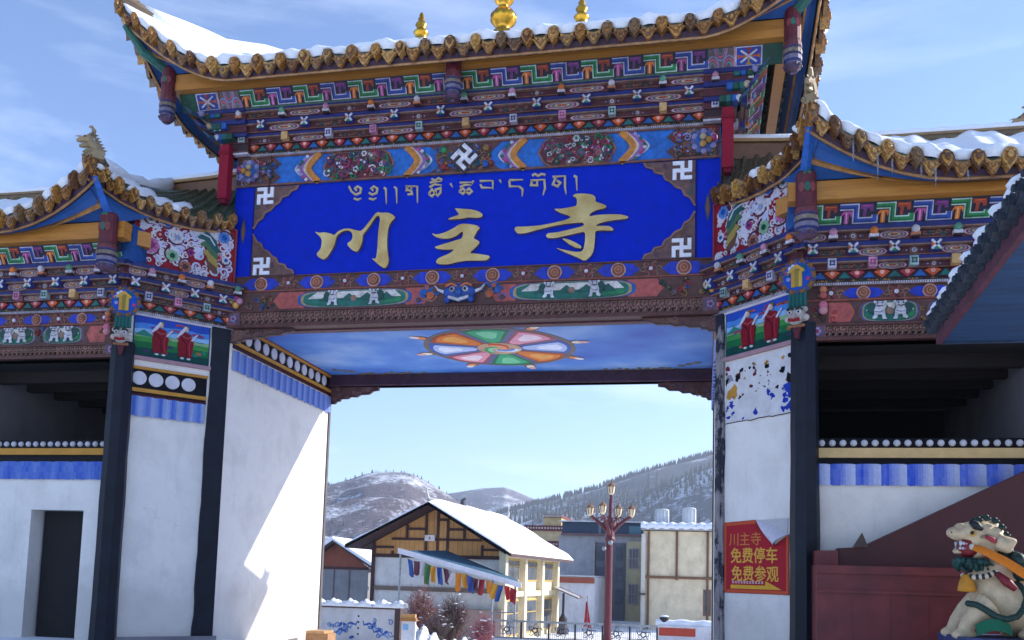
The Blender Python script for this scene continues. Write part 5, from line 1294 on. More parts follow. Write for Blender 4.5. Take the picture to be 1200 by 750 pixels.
for zx, zy in ((300,88),(345,78),(392,92),(428,128),(452,170)):
    for s in (-1, 1): mb.tube([Z(zx+14*math.cos(q*.9)*(1-q/11), zy+14*math.sin(q*.9)*(1-q/11), s*.075) for q in range(9)], [.028-.0018*q for q in range(9)], G2, 6)
lpart('mane', mb)
mb = MB()
for k in range(30):
    t = rng.random(); mb.tube([Z(190+170*t, 305+18*t, rng.uniform(-.16, .16)), Z(195+165*t, 335+10*t, rng.uniform(-.18, .18)), Z(215+150*t, 368+rng.uniform(-8, 8), rng.uniform(-.17, .17))], [.03, .034, .012], lin('#17403c') if k % 3 else lin('#20544c'), 7)
lpart('beard', mb)
mb = MB()
for k in range(34):
    t = k/33; P = [(215,545,-.28), (255,553,-.34), (305,585,-.38), (345,612,-.4), (400,628,-.42), (455,612,-.42), (495,570,-.38), (520,515,-.33), (512,470,-.28), (490,440,-.2)]
    f = t*(len(P)-1); i = min(int(f), len(P)-2); f -= i; a, b = P[i], P[i+1]
    mb.ball(Z(a[0]+(b[0]-a[0])*f, a[1]+(b[1]-a[1])*f, a[2]+(b[2]-a[2])*f), .034, lin('#17362f'), 8, 6)
lpart('bead_string', mb)
mb = MB(); P = [Z(215,395,-.1), Z(260,405,-.2), Z(320,400,-.24), Z(375,375,-.24)]
for k in range(13):
    f = k/12*3; i = min(int(f), 2); mb.ball(P[i].lerp(P[i+1], f-i), .03, lin('#1c1c20') if k % 2 else lin('#c8b8a0'), 8, 6)
lpart('collar', mb)
mb = MB(); mb.lathe([(.03, .16), (.05, .14), (.075, .08), (.09, .02), (.095, -.02), (.04, -.03)], Z(228,470,-.14), lin('#c8861c'), 12); lpart('bell', mb)
mb = MB(); rows = [[], []]
for (zx, zy, dy, hw) in ((262,243,-.12,.03), (300,256,-.17,.04), (350,285,-.22,.045), (420,325,-.27,.05), (480,368,-.3,.055), (540,405,-.3,.05), (620,440,-.3,.05), (720,470,-.34,.05)):
    p = Z(zx, zy, dy); rows[0].append(p+Vector((.01, 0, hw))); rows[1].append(p-Vector((.01, .02, hw)))
mb.grid([rows[0], [ (a+b)/2+Vector((0, -.025, 0)) for a, b in zip(*rows)], rows[1]], lin('#d9781a')); lpart('ribbon', mb, 'cloth')
mb = MB(); mb.tube([Z(372,385,-.25), Z(415,430,-.31), Z(462,472,-.33)], [.03, .05, .03], lin('#7a1a26'), 8); lpart('red_strap', mb); mb = MB(); mb.tube([Z(325,185,-.17), Z(360,205,-.2), Z(385,222,-.18)], [.02, .03, .012], lin('#a83040'), 7); lpart('cheek_paint', mb)
mb = MB()
for s in (-1, 1):
    mb.tube([Z(252,105,s*.125), Z(275,125,s*.165), Z(310,148,s*.16)], [.03, .05, .02], lin('#1b1c22'), 8); mb.ball(Z(262,165,s*.125), .04, lin('#c8a050'), 10, 8); mb.ball(Z(256,165,s*.155), .022, BLK, 8, 6)
    mb.ball(Z(160,160,s*.055), .022, lin('#8a2a2c'), 8, 6)
lpart('face_paint', mb)
mb = MB(); mb.tube([Z(205,228,0), Z(250,240,0), Z(295,250,0)], [.09, .12, .1], lin('#7a1c24'), 10)
for s in (-1, 1):
    for k in range(6): mb.ball(Z(203+16*k, 216+5*k, s*.085), .02, WHT, 6, 5); mb.ball(Z(200+15*k, 246+1*k, s*.085), .016, WHT, 6, 5)
    mb.tube([Z(204, 212, s*.09), Z(200, 236, s*.095)], [.026, .006], WHT, 6); mb.tube([Z(300,190,s*.15), Z(340,182,s*.17), Z(370,190,s*.15)], [.012, .024, .01], lin('#8a7a62'), 6)
    mb.ball(Z(262, 240, s*.11), .035, lin('#d8cdbc'), 8, 6)
lpart('mouth', mb)
mb = MB(); rows = []
for k in range(7):
    t = k/6; rows.append([Z(235+185*t, 655-30*math.sin(PI*t)+ (60-0)*j/4, -.40-.03*math.sin(PI*t)-.02*j) for j in range(5)])
mb.grid(rows, lin('#1b6a4c')); lpart('saddle_cloth', mb, 'cloth')
mb = MB(); zt = Z(200, 722).z; x0 = Z(180, 720).x
mb.box((x0, YL_-.55, 0), (x0+1.75, YL_+.5, zt-.08), lin('#22305c')); mb.box((x0-.04, YL_-.6, zt-.08), (x0+1.8, YL_+.55, zt), lin('#2a3c72')); mb.box((x0-.06, YL_-.6, 0), (x0+1.82, YL_+.55, .1), lin('#2a3c72')); lpart('plinth', mb, 'paint', False)

# shelter whose eave comes in from the right
she = thing('shelter', 'open shelter at the right edge, dark blue soffit under a snowy tiled eave', 'shelter', (8.6, -7.2, 0))
mb = MB(); dirv = Vector((.052, 1, 0)).normalized(); p0 = Vector((6.27, -3.90, 4.0)); far = p0; near = p0-dirv*8.2
sroof = bpy.data.objects.new('roof', None); C.objects.link(sroof); sroof.parent = she; sroof.matrix_parent_inverse = pinv(she)
roof_side(sroof, [tuple(near), tuple(p0-dirv*4), tuple(far)], [tuple(near+Vector((3.4, 0, 1.5))), tuple(far+Vector((3.4, 0, 1.5)))], None, None, pitch=.245, sag=.05, snow=.13, caps=True, cs=.62, tilecol='#232c34', seed=31)
for ob in list(sroof.children):
    if ob.name.startswith('tiles'): ob.data.materials[0] = noisy('slate_tile', [(.3, '#1d2530'), (.7, '#2c3846')], 12, .5, bmp=.3)
mb = MB(); zs = 3.80
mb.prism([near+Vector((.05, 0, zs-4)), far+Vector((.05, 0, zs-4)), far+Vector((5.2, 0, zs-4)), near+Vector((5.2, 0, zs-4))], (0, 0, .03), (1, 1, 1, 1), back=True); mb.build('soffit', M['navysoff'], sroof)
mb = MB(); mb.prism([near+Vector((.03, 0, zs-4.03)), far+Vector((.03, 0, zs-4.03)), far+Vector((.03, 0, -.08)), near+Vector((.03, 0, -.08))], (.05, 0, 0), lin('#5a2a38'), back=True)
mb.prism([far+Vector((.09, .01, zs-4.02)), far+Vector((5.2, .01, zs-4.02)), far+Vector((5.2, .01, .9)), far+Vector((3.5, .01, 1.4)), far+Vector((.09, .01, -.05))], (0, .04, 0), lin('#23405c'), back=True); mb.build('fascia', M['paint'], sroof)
for x, y in ((9.6, -4.3), (9.3, -11.6), (11.2, -4.3), (10.9, -11.6)):
    mb = MB(); mb.lathe([(.16, 0), (.16, .12), (.11, .16), (.11, 3.6), (.14, 3.68), (.14, zs)], (x, y, 0), lin('#5a1c26'), 12); mb.build('post', M['paint'], she)

# timber block by the left pier
mb = MB(); p = at(363, 741, 3.3); q = at(389, 741, 3.3)
mb.box((p.x, 3.1, GZ(3.3)-.1), (q.x, 3.5, p.z-.0), lin('#9a7048')); mb.box((p.x+.03, 3.05, p.z+.0), (q.x-.06, 3.52, p.z+.05), lin('#b08658'))
tag(mb.build('timber_block', M['stat']), 'pale timber block at the foot of the left pier inside the archway', 'timber block')

# ------------------------------------------------------------------ beyond the gate: hills
def hill(name, ridge, Y, Yb, zb, mat, seed, rough=.03, nx=220, ny=40, back=.5):
    rg = random.Random(seed); ph = [(rg.uniform(0, 6), rg.uniform(.5, 1.5)) for _ in range(12)]
    P = [at(px, py, Y) for px, py in ridge]; R_, _ = sample(P, nx)
    def nzv(x, y):
        v = 0; a = 1; f = 1/(Y*.09)
        for k in range(6):
            v += a*math.sin(x*f*ph[k][1]+ph[k][0]+1.3*math.sin(y*f*1.1+ph[k+6][0]))*math.cos(y*f*ph[k+6][1]+ph[k][0]*.7); a *= .5; f *= 2.1
        return v
    rows = []
    for j in range(ny+1):
        t = j/ny; row = []
        for i, p in enumerate(R_):
            base = CAM+(p-CAM)*(Yb-CAM.y)/(Y-CAM.y)
            x = base.x+(p.x-base.x)*t; y = Yb+(Y-Yb)*t
            z = zb+(p.z-zb)*(t**1.25)+nzv(x, y)*rough*Y*min(1, 4*t*(1-t)+.12*t)*.5
            row.append((x, y, z))
        rows.append(row)
    for j in range(1, 8):
        t = j/7; rows.append([(max(-1750, min(1750, p.x*(1+.3*t))), min(Y+Y*back*t, 1700), p.z+(zb-10-p.z)*t*t*(3-2*t)) for p in R_])
    mb = MB(); mb.grid(rows, (1, 1, 1, 1)); o = struct(mb.build(name, mat, None, smooth=True)); return rows
def hillmat(name, scrub, scrub2, snow_at, scale, stretch):
    m, t, b = base_mat(name, .95)
    n = noise(t, scale, 9, .62, stretch=stretch); n2 = noise(t, scale*7, 8, .7); n3 = noise(t, scale*30, 5, .7)
    r = ramp(t, n3.outputs['Fac'], [(.35, lin(scrub)), (.65, lin(scrub2))])
    ad = t.nodes.new('ShaderNodeMath'); ad.operation = 'MULTIPLY_ADD'; ad.inputs[1].default_value = .45; t.links.new(n2.outputs['Fac'], ad.inputs[0]); t.links.new(n.outputs['Fac'], ad.inputs[2])
    ad2 = t.nodes.new('ShaderNodeMath'); ad2.operation = 'MULTIPLY_ADD'; ad2.inputs[1].default_value = .35; t.links.new(n3.outputs['Fac'], ad2.inputs[0]); t.links.new(ad.outputs[0], ad2.inputs[2])
    r2 = ramp(t, ad2.outputs[0], [(snow_at, (0, 0, 0)), (snow_at+.1, (.85, .85, .85))]); r2.color_ramp.elements[1].color = (.85, .85, .85, 1)
    c = mixc(t, r2.outputs[0], r.outputs[0], (.74, .76, .82, 1)); t.links.new(c, b.inputs['Base Color']); bump(t, b, n3.outputs['Fac'], .6, 2.0); return m
HM1 = hillmat('scrub_hill', '#4a434c', '#70636a', .90, .012, (1.2, 1, 1.6)); HM2 = hillmat('scrub_hill_far', '#504c5c', '#706a76', .92, .008, (1, 1, 1.8)); HM3 = hillmat('forest_hill', '#27303a', '#434a55', .90, .009, (1, 1, 1.5))
r1 = hill('hill', [(-700, 600), (-200, 560), (150, 585), (330, 590), (375, 571), (400, 566), (428, 557), (452, 554.5), (480, 556), (500, 565), (520, 577), (545, 592), (580, 612), (630, 640), (680, 668)], 620, 240, -4, HM1, 3)
r2 = hill('hill', [(380, 620), (450, 600), (520, 579), (545, 574), (565, 571), (592, 571), (608, 578), (625, 585), (660, 600), (760, 640)], 1150, 600, 0, HM2, 5)
r3 = hill('mountain', [(430, 660), (520, 628), (560, 612), (590, 602), (620, 594), (645, 588), (675, 580), (705, 572), (735, 563), (765, 555), (800, 545), (838, 534), (900, 515), (1050, 500), (1300, 520), (1800, 560)], 900, 300, -4, HM3, 9)
# conifers: uncountable, one mass per slope
def conifers(name, rows, n, seed, hmin, hmax, top=.0, x0=-1e9, x1=1e9):
    rg = random.Random(seed); mb = MB(); nr = 41; cl = [lin('#1c2a2c'), lin('#22302f'), lin('#2b3636'), lin('#182428')]
    for _ in range(n):
        ridge = rg.random() < top; j = 40 if ridge else int(40*rg.random()**.7); i = rg.randrange(len(rows[0])-1)
        p = Vector(rows[j][i]).lerp(Vector(rows[j][i+1]), rg.random())
        if not ridge and j < 40: p = p.lerp(Vector(rows[j+1][i]), rg.random())
        if not (x0 < p.x < x1): continue
        if not ridge and math.sin(p.x*.021+p.y*.013)+math.sin(p.x*.008-p.y*.017+2)+.6*math.sin(p.z*.09+p.x*.03) < rg.uniform(-.1, 1.5): continue
        h = rg.uniform(hmin, hmax); r = h*rg.uniform(.17, .26); c = rg.choice(cl)
        for z0, z1, k in ((.05, .6, 1), (.38, 1, .66)):
            b = [p+Vector((r*k*math.cos(a*2*PI/5+h), r*k*math.sin(a*2*PI/5+h), h*z0-.5)) for a in range(5)]; t = p+Vector((0, 0, h*z1))
            for a in range(5): mb.face([b[a], b[(a+1) % 5], t], c)
    return struct(mb.build(name, M['far']), 'stuff')
conifers('conifer_forest', r3, 19000, 4, 3.2, 7.5, .17, x0=-420, x1=330)
conifers('scrub_trees', r1, 1800, 8, 1.5, 3.2, .2, x0=-330, x1=30)

# ------------------------------------------------------------------ buildings beyond the gate
def fz(px, py, y): return at(px, py, y).z
CW, TIM, OCH = lin('#e2d8b8'), lin('#4a2c2c'), lin('#d0985a')
def window(parent, fr, u0, u1, v0, v1, h=.0, fc=lin('#b8925a'), cols=2, rows=(.72,), bars=True, name='window'):
    mb = MB(); mb.fbox(fr, u0, u1, v0, v1, h-.1, h+.03, fc)
    f = mb.build(name, M['far'], parent)
    mb = MB(); t = .05
    vs = [v0+t]+[v0+(v1-v0)*r for r in rows]+[v1-t]
    for a, b in zip(vs, vs[1:]):
        for k in range(cols):
            ua, ub = u0+t+(u1-u0-2*t)*k/cols, u0+t+(u1-u0-2*t)*(k+1)/cols
            mb.fbox(fr, ua+.02, ub-.02, a+.02, b-.02, h+.02, h+.036, (1, 1, 1, 1))
    mb.build('pane', M['glass'], f); return f

def chalet():
    Yn, Yf = 24, 36
    root = thing('timber_house', 'cream house with ochre timber framed gable and thick snow on its roof', 'house', (-6, 26, -1.7))
    ap = at(501.6, 588, Yn); rf = at(595, 609.5, Yf); dx = (rf.x-ap.x)/(Yf-Yn); dv = Vector((dx, 1, 0))
    el = at(404, 638, Yn); er = at(599, 648.5, Yn); zb = GZ(Yn)-.1
    fr = Fr((ap.x, Yn+1.2, 0), (1, -dx, 0)); k = lambda px: (at(px, 650, Yn+1.2).x-ap.x-0)
    uL, uR = k(436), k(588); Lh = Yf-Yn-2.2
    dn = dv.normalized(); sl = (ap.z-el.z)/(ap.x-el.x); sr = (ap.z-er.z)/(er.x-ap.x)
    roofz = lambda u: ap.z-.12-(sl*-u if u < 0 else sr*u)
    z2 = fz(500, 652, Yn+1.2)
    mb = MB(); c = CW
    A0, B0 = fr(uL, 0), fr(uR, 0)
    prof = [fr(uL, zb), fr(uR, zb), fr(uR, roofz(uR)-.1), fr(0, roofz(0)-.1), fr(uL, roofz(uL)-.1)]
    mb.prism(prof, dn*Lh, c, lin('#e2d6b0'), back=True); mb.f.reverse(); mb.c.reverse(); mb.fpoly(fr, [(uL, zb), (uR, zb), (uR, z2+.1), (uL, z2+.1)], 0, .012, lin('#dcd8d4')); wall = mb.build('wall', M['far'], root)
    # timber framing in the gable
    mb = MB(); mb.fpoly(fr, [(uL, z2), (uR, z2), (uR, roofz(uR)-.12), (0, roofz(0)-.12), (uL, roofz(uL)-.12)], .0, .04, OCH)
    for q in range(26):
        u = uL+(uR-uL)*(q+.5)/26; mb.fbox(fr, u-.006, u+.006, z2, roofz(u)-.2, .04, .044, lin('#8c5020'))
    mb.build('gable_boards', M['far'], wall)
    mb = MB(); X = lambda px: k(px); Zp = lambda py: fz(500, py, Yn+1.2)
    def bar(u0, v0, u1, v1, wd=.11): mb.fstroke(fr, [(u0, v0), (u1, v1)], wd, .04, .1, TIM)
    bar(uL, zb, uL, roofz(uL)-.1, .16); bar(uL, z2, uR, z2, .16)
    for px, t in ((459, 646), (476, 612), (499, 592), (513, 600), (525, 608), (567, 638), (545, 0)):
        u = X(px); lo = z2 if px not in (476, 545) else Zp(632)
        bar(u, lo, u, min(roofz(u)-.15, Zp(t) if t else Zp(620)))
    for y, a, b in ((632, 458, 566), (620, 476, 500), (620, 525, 545), (609, 513, 525), (642, 436, 460), (643, 567, 586)): bar(X(a), Zp(y), X(b), Zp(y))
    bar(uL-.6, roofz(uL-.6)-.06, 0, roofz(0)-.06, .14); bar(0, roofz(0)-.06, uR+.3, roofz(uR+.3)-.06, .14)
    mb.build('timber_frame', M['far'], wall)
    mb = MB(); mb.fbox(fr, X(498), X(510), Zp(634), Zp(627), .1, .14, lin('#e4e0e0')); mb.fbox(fr, X(503), X(505), Zp(632), Zp(629), .14, .15, lin('#c07a70')); mb.build('name_plate', M['far'], wall)
    mb = MB(); mb.fbox(fr, uL+.1, uR, Zp(693), Zp(688), .0, .12, lin('#7a6a60')); mb.build('string_course', M['far'], wall)
    # side wall bays with windows
    sf = Fr(fr(uR, 0), dv); mb = MB(); yv = lambda px: None
    zt = roofz(uR)-.15; zm = (zt+zb)/2+.18
    for q in range(4):
        u = .06+(Lh-.2)*q/3; mb.fbox(sf, u-.16, u+.2, zb, zt, -.02, .30, lin('#e8dcbc'))
    mb.fbox(sf, 0, Lh, zm-.14, zm+.1, -.02, .24, lin('#e8dcbc')); mb.fbox(sf, 0, Lh, zt-.25, zt, -.02, .26, lin('#e4d8b4')); mb.build('pilasters', M['far'], wall)
    for q in range(3):
        u0 = .06+(Lh-.2)*q/3+.45; u1 = u0+(Lh-.2)/3-.75
        window(wall, sf, u0, u1, zm+.55, zt-.3, .02, lin('#b89448'), 3, (.68,)); window(wall, sf, u0, u1, zb+.3, zm-.3, .02, lin('#c8a048'), 3, (.62,))
    # roof
    ro = bpy.data.objects.new('roof', None); C.objects.link(ro); ro.parent = root; ro.matrix_parent_inverse = pinv(root); ro.location = ap
    A1, C1, B1 = Vector((el.x, Yn, el.z)), Vector((ap.x, Yn, ap.z)), Vector((er.x, Yn, er.z)); Ln = Yf-Yn
    mb = MB()
    for P, Q in ((A1, C1), (C1, B1)):
        mb.prism([P-Vector((0, 0, .14)), Q-Vector((0, 0, .14)), Q, P], dv*Ln, lin('#4a3436'), back=True)
    mb.build('roof_boards', M['far'], ro); mb = MB()
    rg = random.Random(2)
    for P, Q in ((A1, C1), (C1, B1)):
        rows = []; n = 14; m_ = 20; ed = (Q-P).normalized(); nn = Vector((-ed.z, 0, ed.x)); nn = nn if nn.z > 0 else -nn
        for side_ in (0, 1):
            pass
        for j in range(n+1):
            t = j/n; row = []
            for i in range(m_+1):
                s = i/m_; e = min(1, (min(t if P is A1 else 1, (1-t) if P is C1 else 1, s, 1-s))*14)
                row.append(P.lerp(Q, t)+dv*(Ln*1.0*s)+nn*(.02+.20*math.sqrt(max(e, 0))*(1+.12*math.sin(i*.9+j*.7)+.1*rg.uniform(-1, 1))))
            rows.append(row)
        mb.grid(rows, (1, 1, 1, 1)); mb.grid([rows[0], [p-nn*.14 for p in rows[0]]], (1, 1, 1, 1)); mb.grid([rows[-1], [p-nn*.14 for p in rows[-1]]], (1, 1, 1, 1))
        mb.grid([[r[0] for r in rows], [r[0]-nn*.14 for r in rows]], (1, 1, 1, 1))
    mb.build('snow_cover', M['snow'], ro, smooth=True)
    mb = MB(); a = C1+Vector((0, -.05, .15)); mb.tube([a, a+dv*Ln], .09, lin('#8a8a90'), 8)
    for p, s in ((a, -1), (a+dv*Ln, 1)): mb.tube([p, p+dv*(.15*s)+Vector((0, 0, .22)), p+dv*(.1*s)+Vector((0, 0, .45))], [.09, .07, .02], lin('#c8c4c4'), 7)
    p = a+dv*Ln*.38; mb.tube([p, p+Vector((0, 0, .3)), p+Vector((.12, 0, .42))], [.16, .12, .04], lin('#4a4a50'), 7); mb.build('ridge', M['far'], ro)
    # canopy sloping along the gable
    ca = bpy.data.objects.new('canopy', None); C.objects.link(ca); ca.parent = root; ca.matrix_parent_inverse = pinv(root); ca.location = at(540, 668, 22)
    a, b = at(466.5, 646.5, 22), at(611, 687.5, 22); bk = Vector((.35, 2.9, .62)); mb = MB()
    a2, b2 = at(524, 646.5, 24.9), at(606, 680.5, 24.9); mb.prism([a, b, b2, a2], (0, 0, .05), lin('#2c5872'), back=True); mb.build('canopy_sheet', M['far'], ca)
    mb = MB(); mb.prism([a+Vector((0, -.04, -.06)), b+Vector((0, -.04, -.06)), b+Vector((0, -.04, .16)), a+Vector((0, -.04, .16))], (0, .035, 0), lin('#dfe0ea'), back=True); mb.build('fascia', M['far'], ca)
    for px, py in ((469.5, 648), (577.5, 679), (604, 686)):
        p = at(px, py, 22.06); mb = MB(); mb.tube([(p.x, p.y, GZ(22)-.1), p], .045, lin('#cdc6c8'), 8); mb.build('post', M['metal'], ca)
    mb = MB(); p = at(577.5, 718, 22.06); q = at(602, 718, 22.06); mb.tube([p, q], .03, lin('#cdc6c8'), 6); mb.build('rail', M['metal'], ca)
    # low brownish wall below the canopy and a small stair
    mb = MB(); p, q = at(497, 660, 24.9), at(590, 700, 24.9); mb.box((p.x, 24.6, GZ(24)-.1), (q.x, 25.15, fz(500, 712, 24.9)), lin('#a88f84')); mb.build('base_wall', M['far'], root)
    # prayer flags hanging under the canopy edge
    fl = thing('prayer_flags', 'string of red, green, yellow and blue prayer flags hanging below the white canopy edge', 'prayer flags', tuple((a+b)/2))
    n = 18; pts = [a.lerp(b, .09+.88*i/(n*2))+Vector((0, -.12, -.16-.03*math.sin(i*.9))) for i in range(n*2+1)]
    mb = MB(); mb.tube(pts, .008, lin('#8a7a70'), 5); mb.build('cord', M['cloth'], fl)
    fc = ['#3a5aa0', '#b8303c', '#4a7a4a', '#d8862a', '#4a82c8', '#6a3a4a', '#c2323c', '#607a58', '#d99a30', '#3a74c0', '#c8c4c8', '#9a2a34', '#b86a40']
    rg = random.Random(6)
    for i in range(n):
        p, q = pts[2*i], pts[2*i+1]; h = rg.uniform(.5, .82)*(1.12 if i in (1, 3, 4, 6) else .9); sk = rg.uniform(-.12, .12); wv = rg.uniform(.04, .1)
        e = (q-p)*rg.uniform(1.6, 2.1); rows = []
        for j in range(7):
            t = j/6; rows.append([p+e*(s/5)*(1-.08*t)+Vector((sk*t, wv*math.sin(2.5*t+s*1.2+i)-.03, -h*t+.03*math.sin(s*1.5+i)*t)) for s in range(6)])
        mb = MB(); mb.grid(rows, lin(fc[(i*5+i//4) % 13])); mb.build('flag', M['cloth'], fl, smooth=True)
    return root
chalet()

def block(name, label, cat, px0, px1, pyt, Y, dep, col, rot=0.0, mat='far'):
    a, b = at(px0, pyt, Y), at(px1, pyt, Y); root = thing(name, label, cat, ((a.x+b.x)/2, Y+dep/2, GZ(Y)))
    mb = MB(); mb.box((a.x, Y, GZ(Y)-.3), (b.x, Y+dep, a.z), col); wall = mb.build('wall', M[mat], root)
    fr = Fr((0, Y, 0), (1, 0, 0)); X = lambda px: at(px, pyt, Y).x; Zz = lambda py: fz((px0+px1)/2, py, Y)
    return root, wall, fr, X, Zz

# grey apartment block
root, wall, fr, X, Zz = block('apartment_block', 'grey concrete block behind the street lamp with a dark panelled top storey', 'building', 655, 757, 627, 52, 12, lin('#a9a7ab'))
mb = MB(); mb.fbox(fr, X(658), X(756), Zz(627), Zz(612), -8, -.2, lin('#3c4e66')); mb.fbox(fr, X(701), X(704), Zz(627), Zz(612), -.2, -.15, lin('#7a8492')); mb.fbox(fr, X(737), X(751), Zz(625), Zz(616), -.2, -.15, lin('#5c8494')); mb.build('top_storey', M['far'], wall)
mb = MB(); mb.fbox(fr, X(658), X(757), Zz(628), Zz(625.5), -.1, .3, lin('#7a5a5c')); mb.fbox(fr, X(656), X(757), Zz(612), Zz(610.8), -8, .3, lin('#d8d8dc')); mb.build('parapet', M['far'], wall)
mb = MB(); mb.fbox(fr, X(698), X(733), GZ(52), Zz(636), 0, .12, lin('#6a6c74')); mb.fbox(fr, X(695), X(698), GZ(52), Zz(634), 0, .25, lin('#a8a4a2')); mb.build('stair_bay', M['far'], wall)
for py in (640, 664, 690):
    for a, b in ((699, 709), (722, 731)): window(wall, fr, X(a), X(b), Zz(py+17), Zz(py), .13, lin('#5c5e66'), 2, (.6,))
mb = MB(); mb.fbox(fr, X(735), X(753), GZ(52), Zz(634), 0, .4, lin('#b8ab88')); mb.build('cream_bay', M['far'], wall)
for py in (642, 683): window(wall, fr, X(737.5), X(750), Zz(py+24), Zz(py), .42, lin('#a0949a'), 3, (.5,))
# maroon banded tibetan house
root, wall, fr, X, Zz = block('banded_house', 'far cream house with stepped roof and maroon bands beside the snowy roof', 'house', 617.5, 660, 616, 64, 10, lin('#dcc294'))
for a, b, c_, d in ((615, 661, 622, 616), (614.5, 662, 641, 634), (637, 659, 606.5, 603.5)):
    mb = MB(); mb.fbox(fr, X(a), X(b), Zz(c_), Zz(d), -9, .35, lin('#6e3036'))
    for k in range(14): mb.fdisc(fr, X(a)+(X(b)-X(a))*(k+.5)/14, (Zz(c_)+Zz(d))/2, .09, .35, .37, lin('#c8b8a8'), 6)
    mb.build('cornice', M['far'], wall)
mb = MB(); mb.fbox(fr, X(638), X(658), Zz(616), Zz(606.5), -6, .1, lin('#c8ae7c')); mb.build('roof_room', M['far'], wall)
for a in (622, 634, 646): window(wall, fr, X(a), X(a+8), Zz(660), Zz(644), .0, lin('#5a3030'), 2)
# yellow building with tanks
root, wall, fr, X, Zz = block('cream_hall', 'pale yellow hall with brown pipes and snow on its flat roof edge', 'building', 754, 905, 622, 42, 12, lin('#ead9b8'))
mb = MB(); mb.fbox(fr, X(752), X(907), Zz(622.5), Zz(617), -12, .5, lin('#a8a4a4')); mb.build('roof', M['far'], wall)
mb = MB(); rows = []
x0, x1 = X(751.5), X(907)
for (h, v) in ((.52, Zz(621)), (.56, Zz(618)), (.45, Zz(614.5)), (0, Zz(613)), (-4, Zz(612)), (-12, Zz(611))): rows.append([fr(x0+(x1-x0)*i/50, v+.05*math.sin(i*1.7+h), h+.04*math.sin(i*2.3)) for i in range(51)])
mb.grid(rows, (1, 1, 1, 1)); mb.build('snow_cover', M['snow'], wall, smooth=True)
mb = MB()
for px in (760.5, 793.5, 829.5, 866): mb.tube([fr(X(px), GZ(42) if px != 793.5 else Zz(681), .1), fr(X(px), Zz(623), .1)], .07, lin('#7a5a44'), 7)
mb.tube([fr(X(756), Zz(678), .1), fr(X(905), Zz(678), .1)], .08, lin('#8a6448'), 7); mb.build('pipes', M['far'], wall)
mb = MB(); mb.fbox(fr, X(752.2), X(757), GZ(42), Zz(627), -.1, .18, lin('#d8d2c8')); mb.build('corner_pier', M['far'], wall)
window(wall, fr, X(824.5), X(834), Zz(722), Zz(691), .0, lin('#8a6a58'), 1, (.5,)); mb = MB(); mb.fbox(fr, X(750.5), X(757.5), Zz(699.5), Zz(697.5), 0, .6, lin('#4a4448')); mb.build('lamp_bracket', M['far'], wall)
for nm, a, b, t in (('left', 767.8, 783.8, 596), ('right', 800, 815.5, 594.5)):
    o0, o1 = at(a, 613, 46), at(b, 613, 46); r = (o1.x-o0.x)/2; zt = fz(a, t, 46); z0 = fz(a, 612, 46)-.15; mb = MB()
    mb.lathe([(r, 0), (r*1.02, .04), (r, .08), (r, (zt-z0)*.5), (r*1.03, (zt-z0)*.52), (r, (zt-z0)*.55), (r, (zt-z0)*.93), (r*.8, (zt-z0)*.98), (r*.25, zt-z0)], ((o0.x+o1.x)/2, 46, z0), lin('#c4c8cc'), 18)
    t_ = thing('water_tank', 'steel water tank on the hall roof, %s' % ('nearer the street lamp' if nm == 'left' else 'the right one of two'), 'water tank', ((o0.x+o1.x)/2, 46, z0), 'tanks on the hall roof'); mb.build('drum', M['far'], t_)
    mb = MB()
    for k in range(10):
        aa = k*PI/5; mb.tube([((o0.x+o1.x)/2+r*1.02*math.cos(aa), 46+r*1.02*math.sin(aa), z0+.05), ((o0.x+o1.x)/2+r*1.02*math.cos(aa), 46+r*1.02*math.sin(aa), zt-.12)], .03, lin('#b4b8bc'), 5)
    mb.build('ribs', M['far'], t_)
# low white building with a red band
root, wall, fr, X, Zz = block('white_annex', 'low white annex with a red band along its wall top', 'building', 640, 697, 675, 41, 8, lin('#dedce0'))
mb = MB(); mb.fbox(fr, X(640), X(697), Zz(683), Zz(676.5), 0, .08, lin('#a85a48')); mb.build('red_band', M['far'], wall); mb = MB(); mb.fbox(fr, X(639), X(697.5), Zz(675.5), Zz(674), -8, .15, lin('#d2d2d6')); mb.build('coping', M['far'], wall)
# awning on a post
aw = thing('awning', 'small dark sloping awning on a single post beside the yellow windows', 'awning', tuple(at(662, 735, 33)))
mb = MB(); a, b = at(650.5, 690, 33), at(677.5, 702, 33); mb.prism([a, b, b+Vector((0, 2, .0)), a+Vector((0, 2, 0))], (0, 0, .08), lin('#5a4e4c'), back=True); mb.build('sheet', M['far'], aw)
mb = MB(); mb.tube([a+Vector((.02, -.02, .1)), b+Vector((.05, -.02, .1))], .05, (1, 1, 1, 1), 6); mb.build('snow_cover', M['snow'], aw)
mb = MB(); p = at(660.5, 695, 33.6); mb.lathe([(.3, 0), (.3, .35), (.2, .5), (.22, .8), (.12, .95), (.07, 1.1), (.06, p.z-GZ(33))], (p.x, p.y, GZ(33)), lin('#3a3638'), 10); mb.build('post', M['far'], aw)
# red flag
fg = thing('red_flag', 'small furled red flag on a thin pole', 'flag', tuple(at(688.5, 745, 28)))
p, q = at(688.8, 700, 28), at(687.8, 748, 28); mb = MB(); mb.tube([(p.x, 28, GZ(28)), p], .025, lin('#b0a8a8'), 6); mb.ball(p, .06, lin('#c8c0b8'), 8, 6); mb.build('pole', M['metal'], fg)
mb = MB(); rows = []
for j in range(9):
    t = j/8; wd = .08+.28*t; rows.append([Vector((p.x-.05+wd*(s/5-.35), 28-.03+.05*math.sin(s*2.1+t*3), p.z-.22-1.15*t+.04*math.sin(s))) for s in range(6)])
mb.grid(rows, lin('#b02430')); mb.build('cloth', M['cloth'], fg, smooth=True)
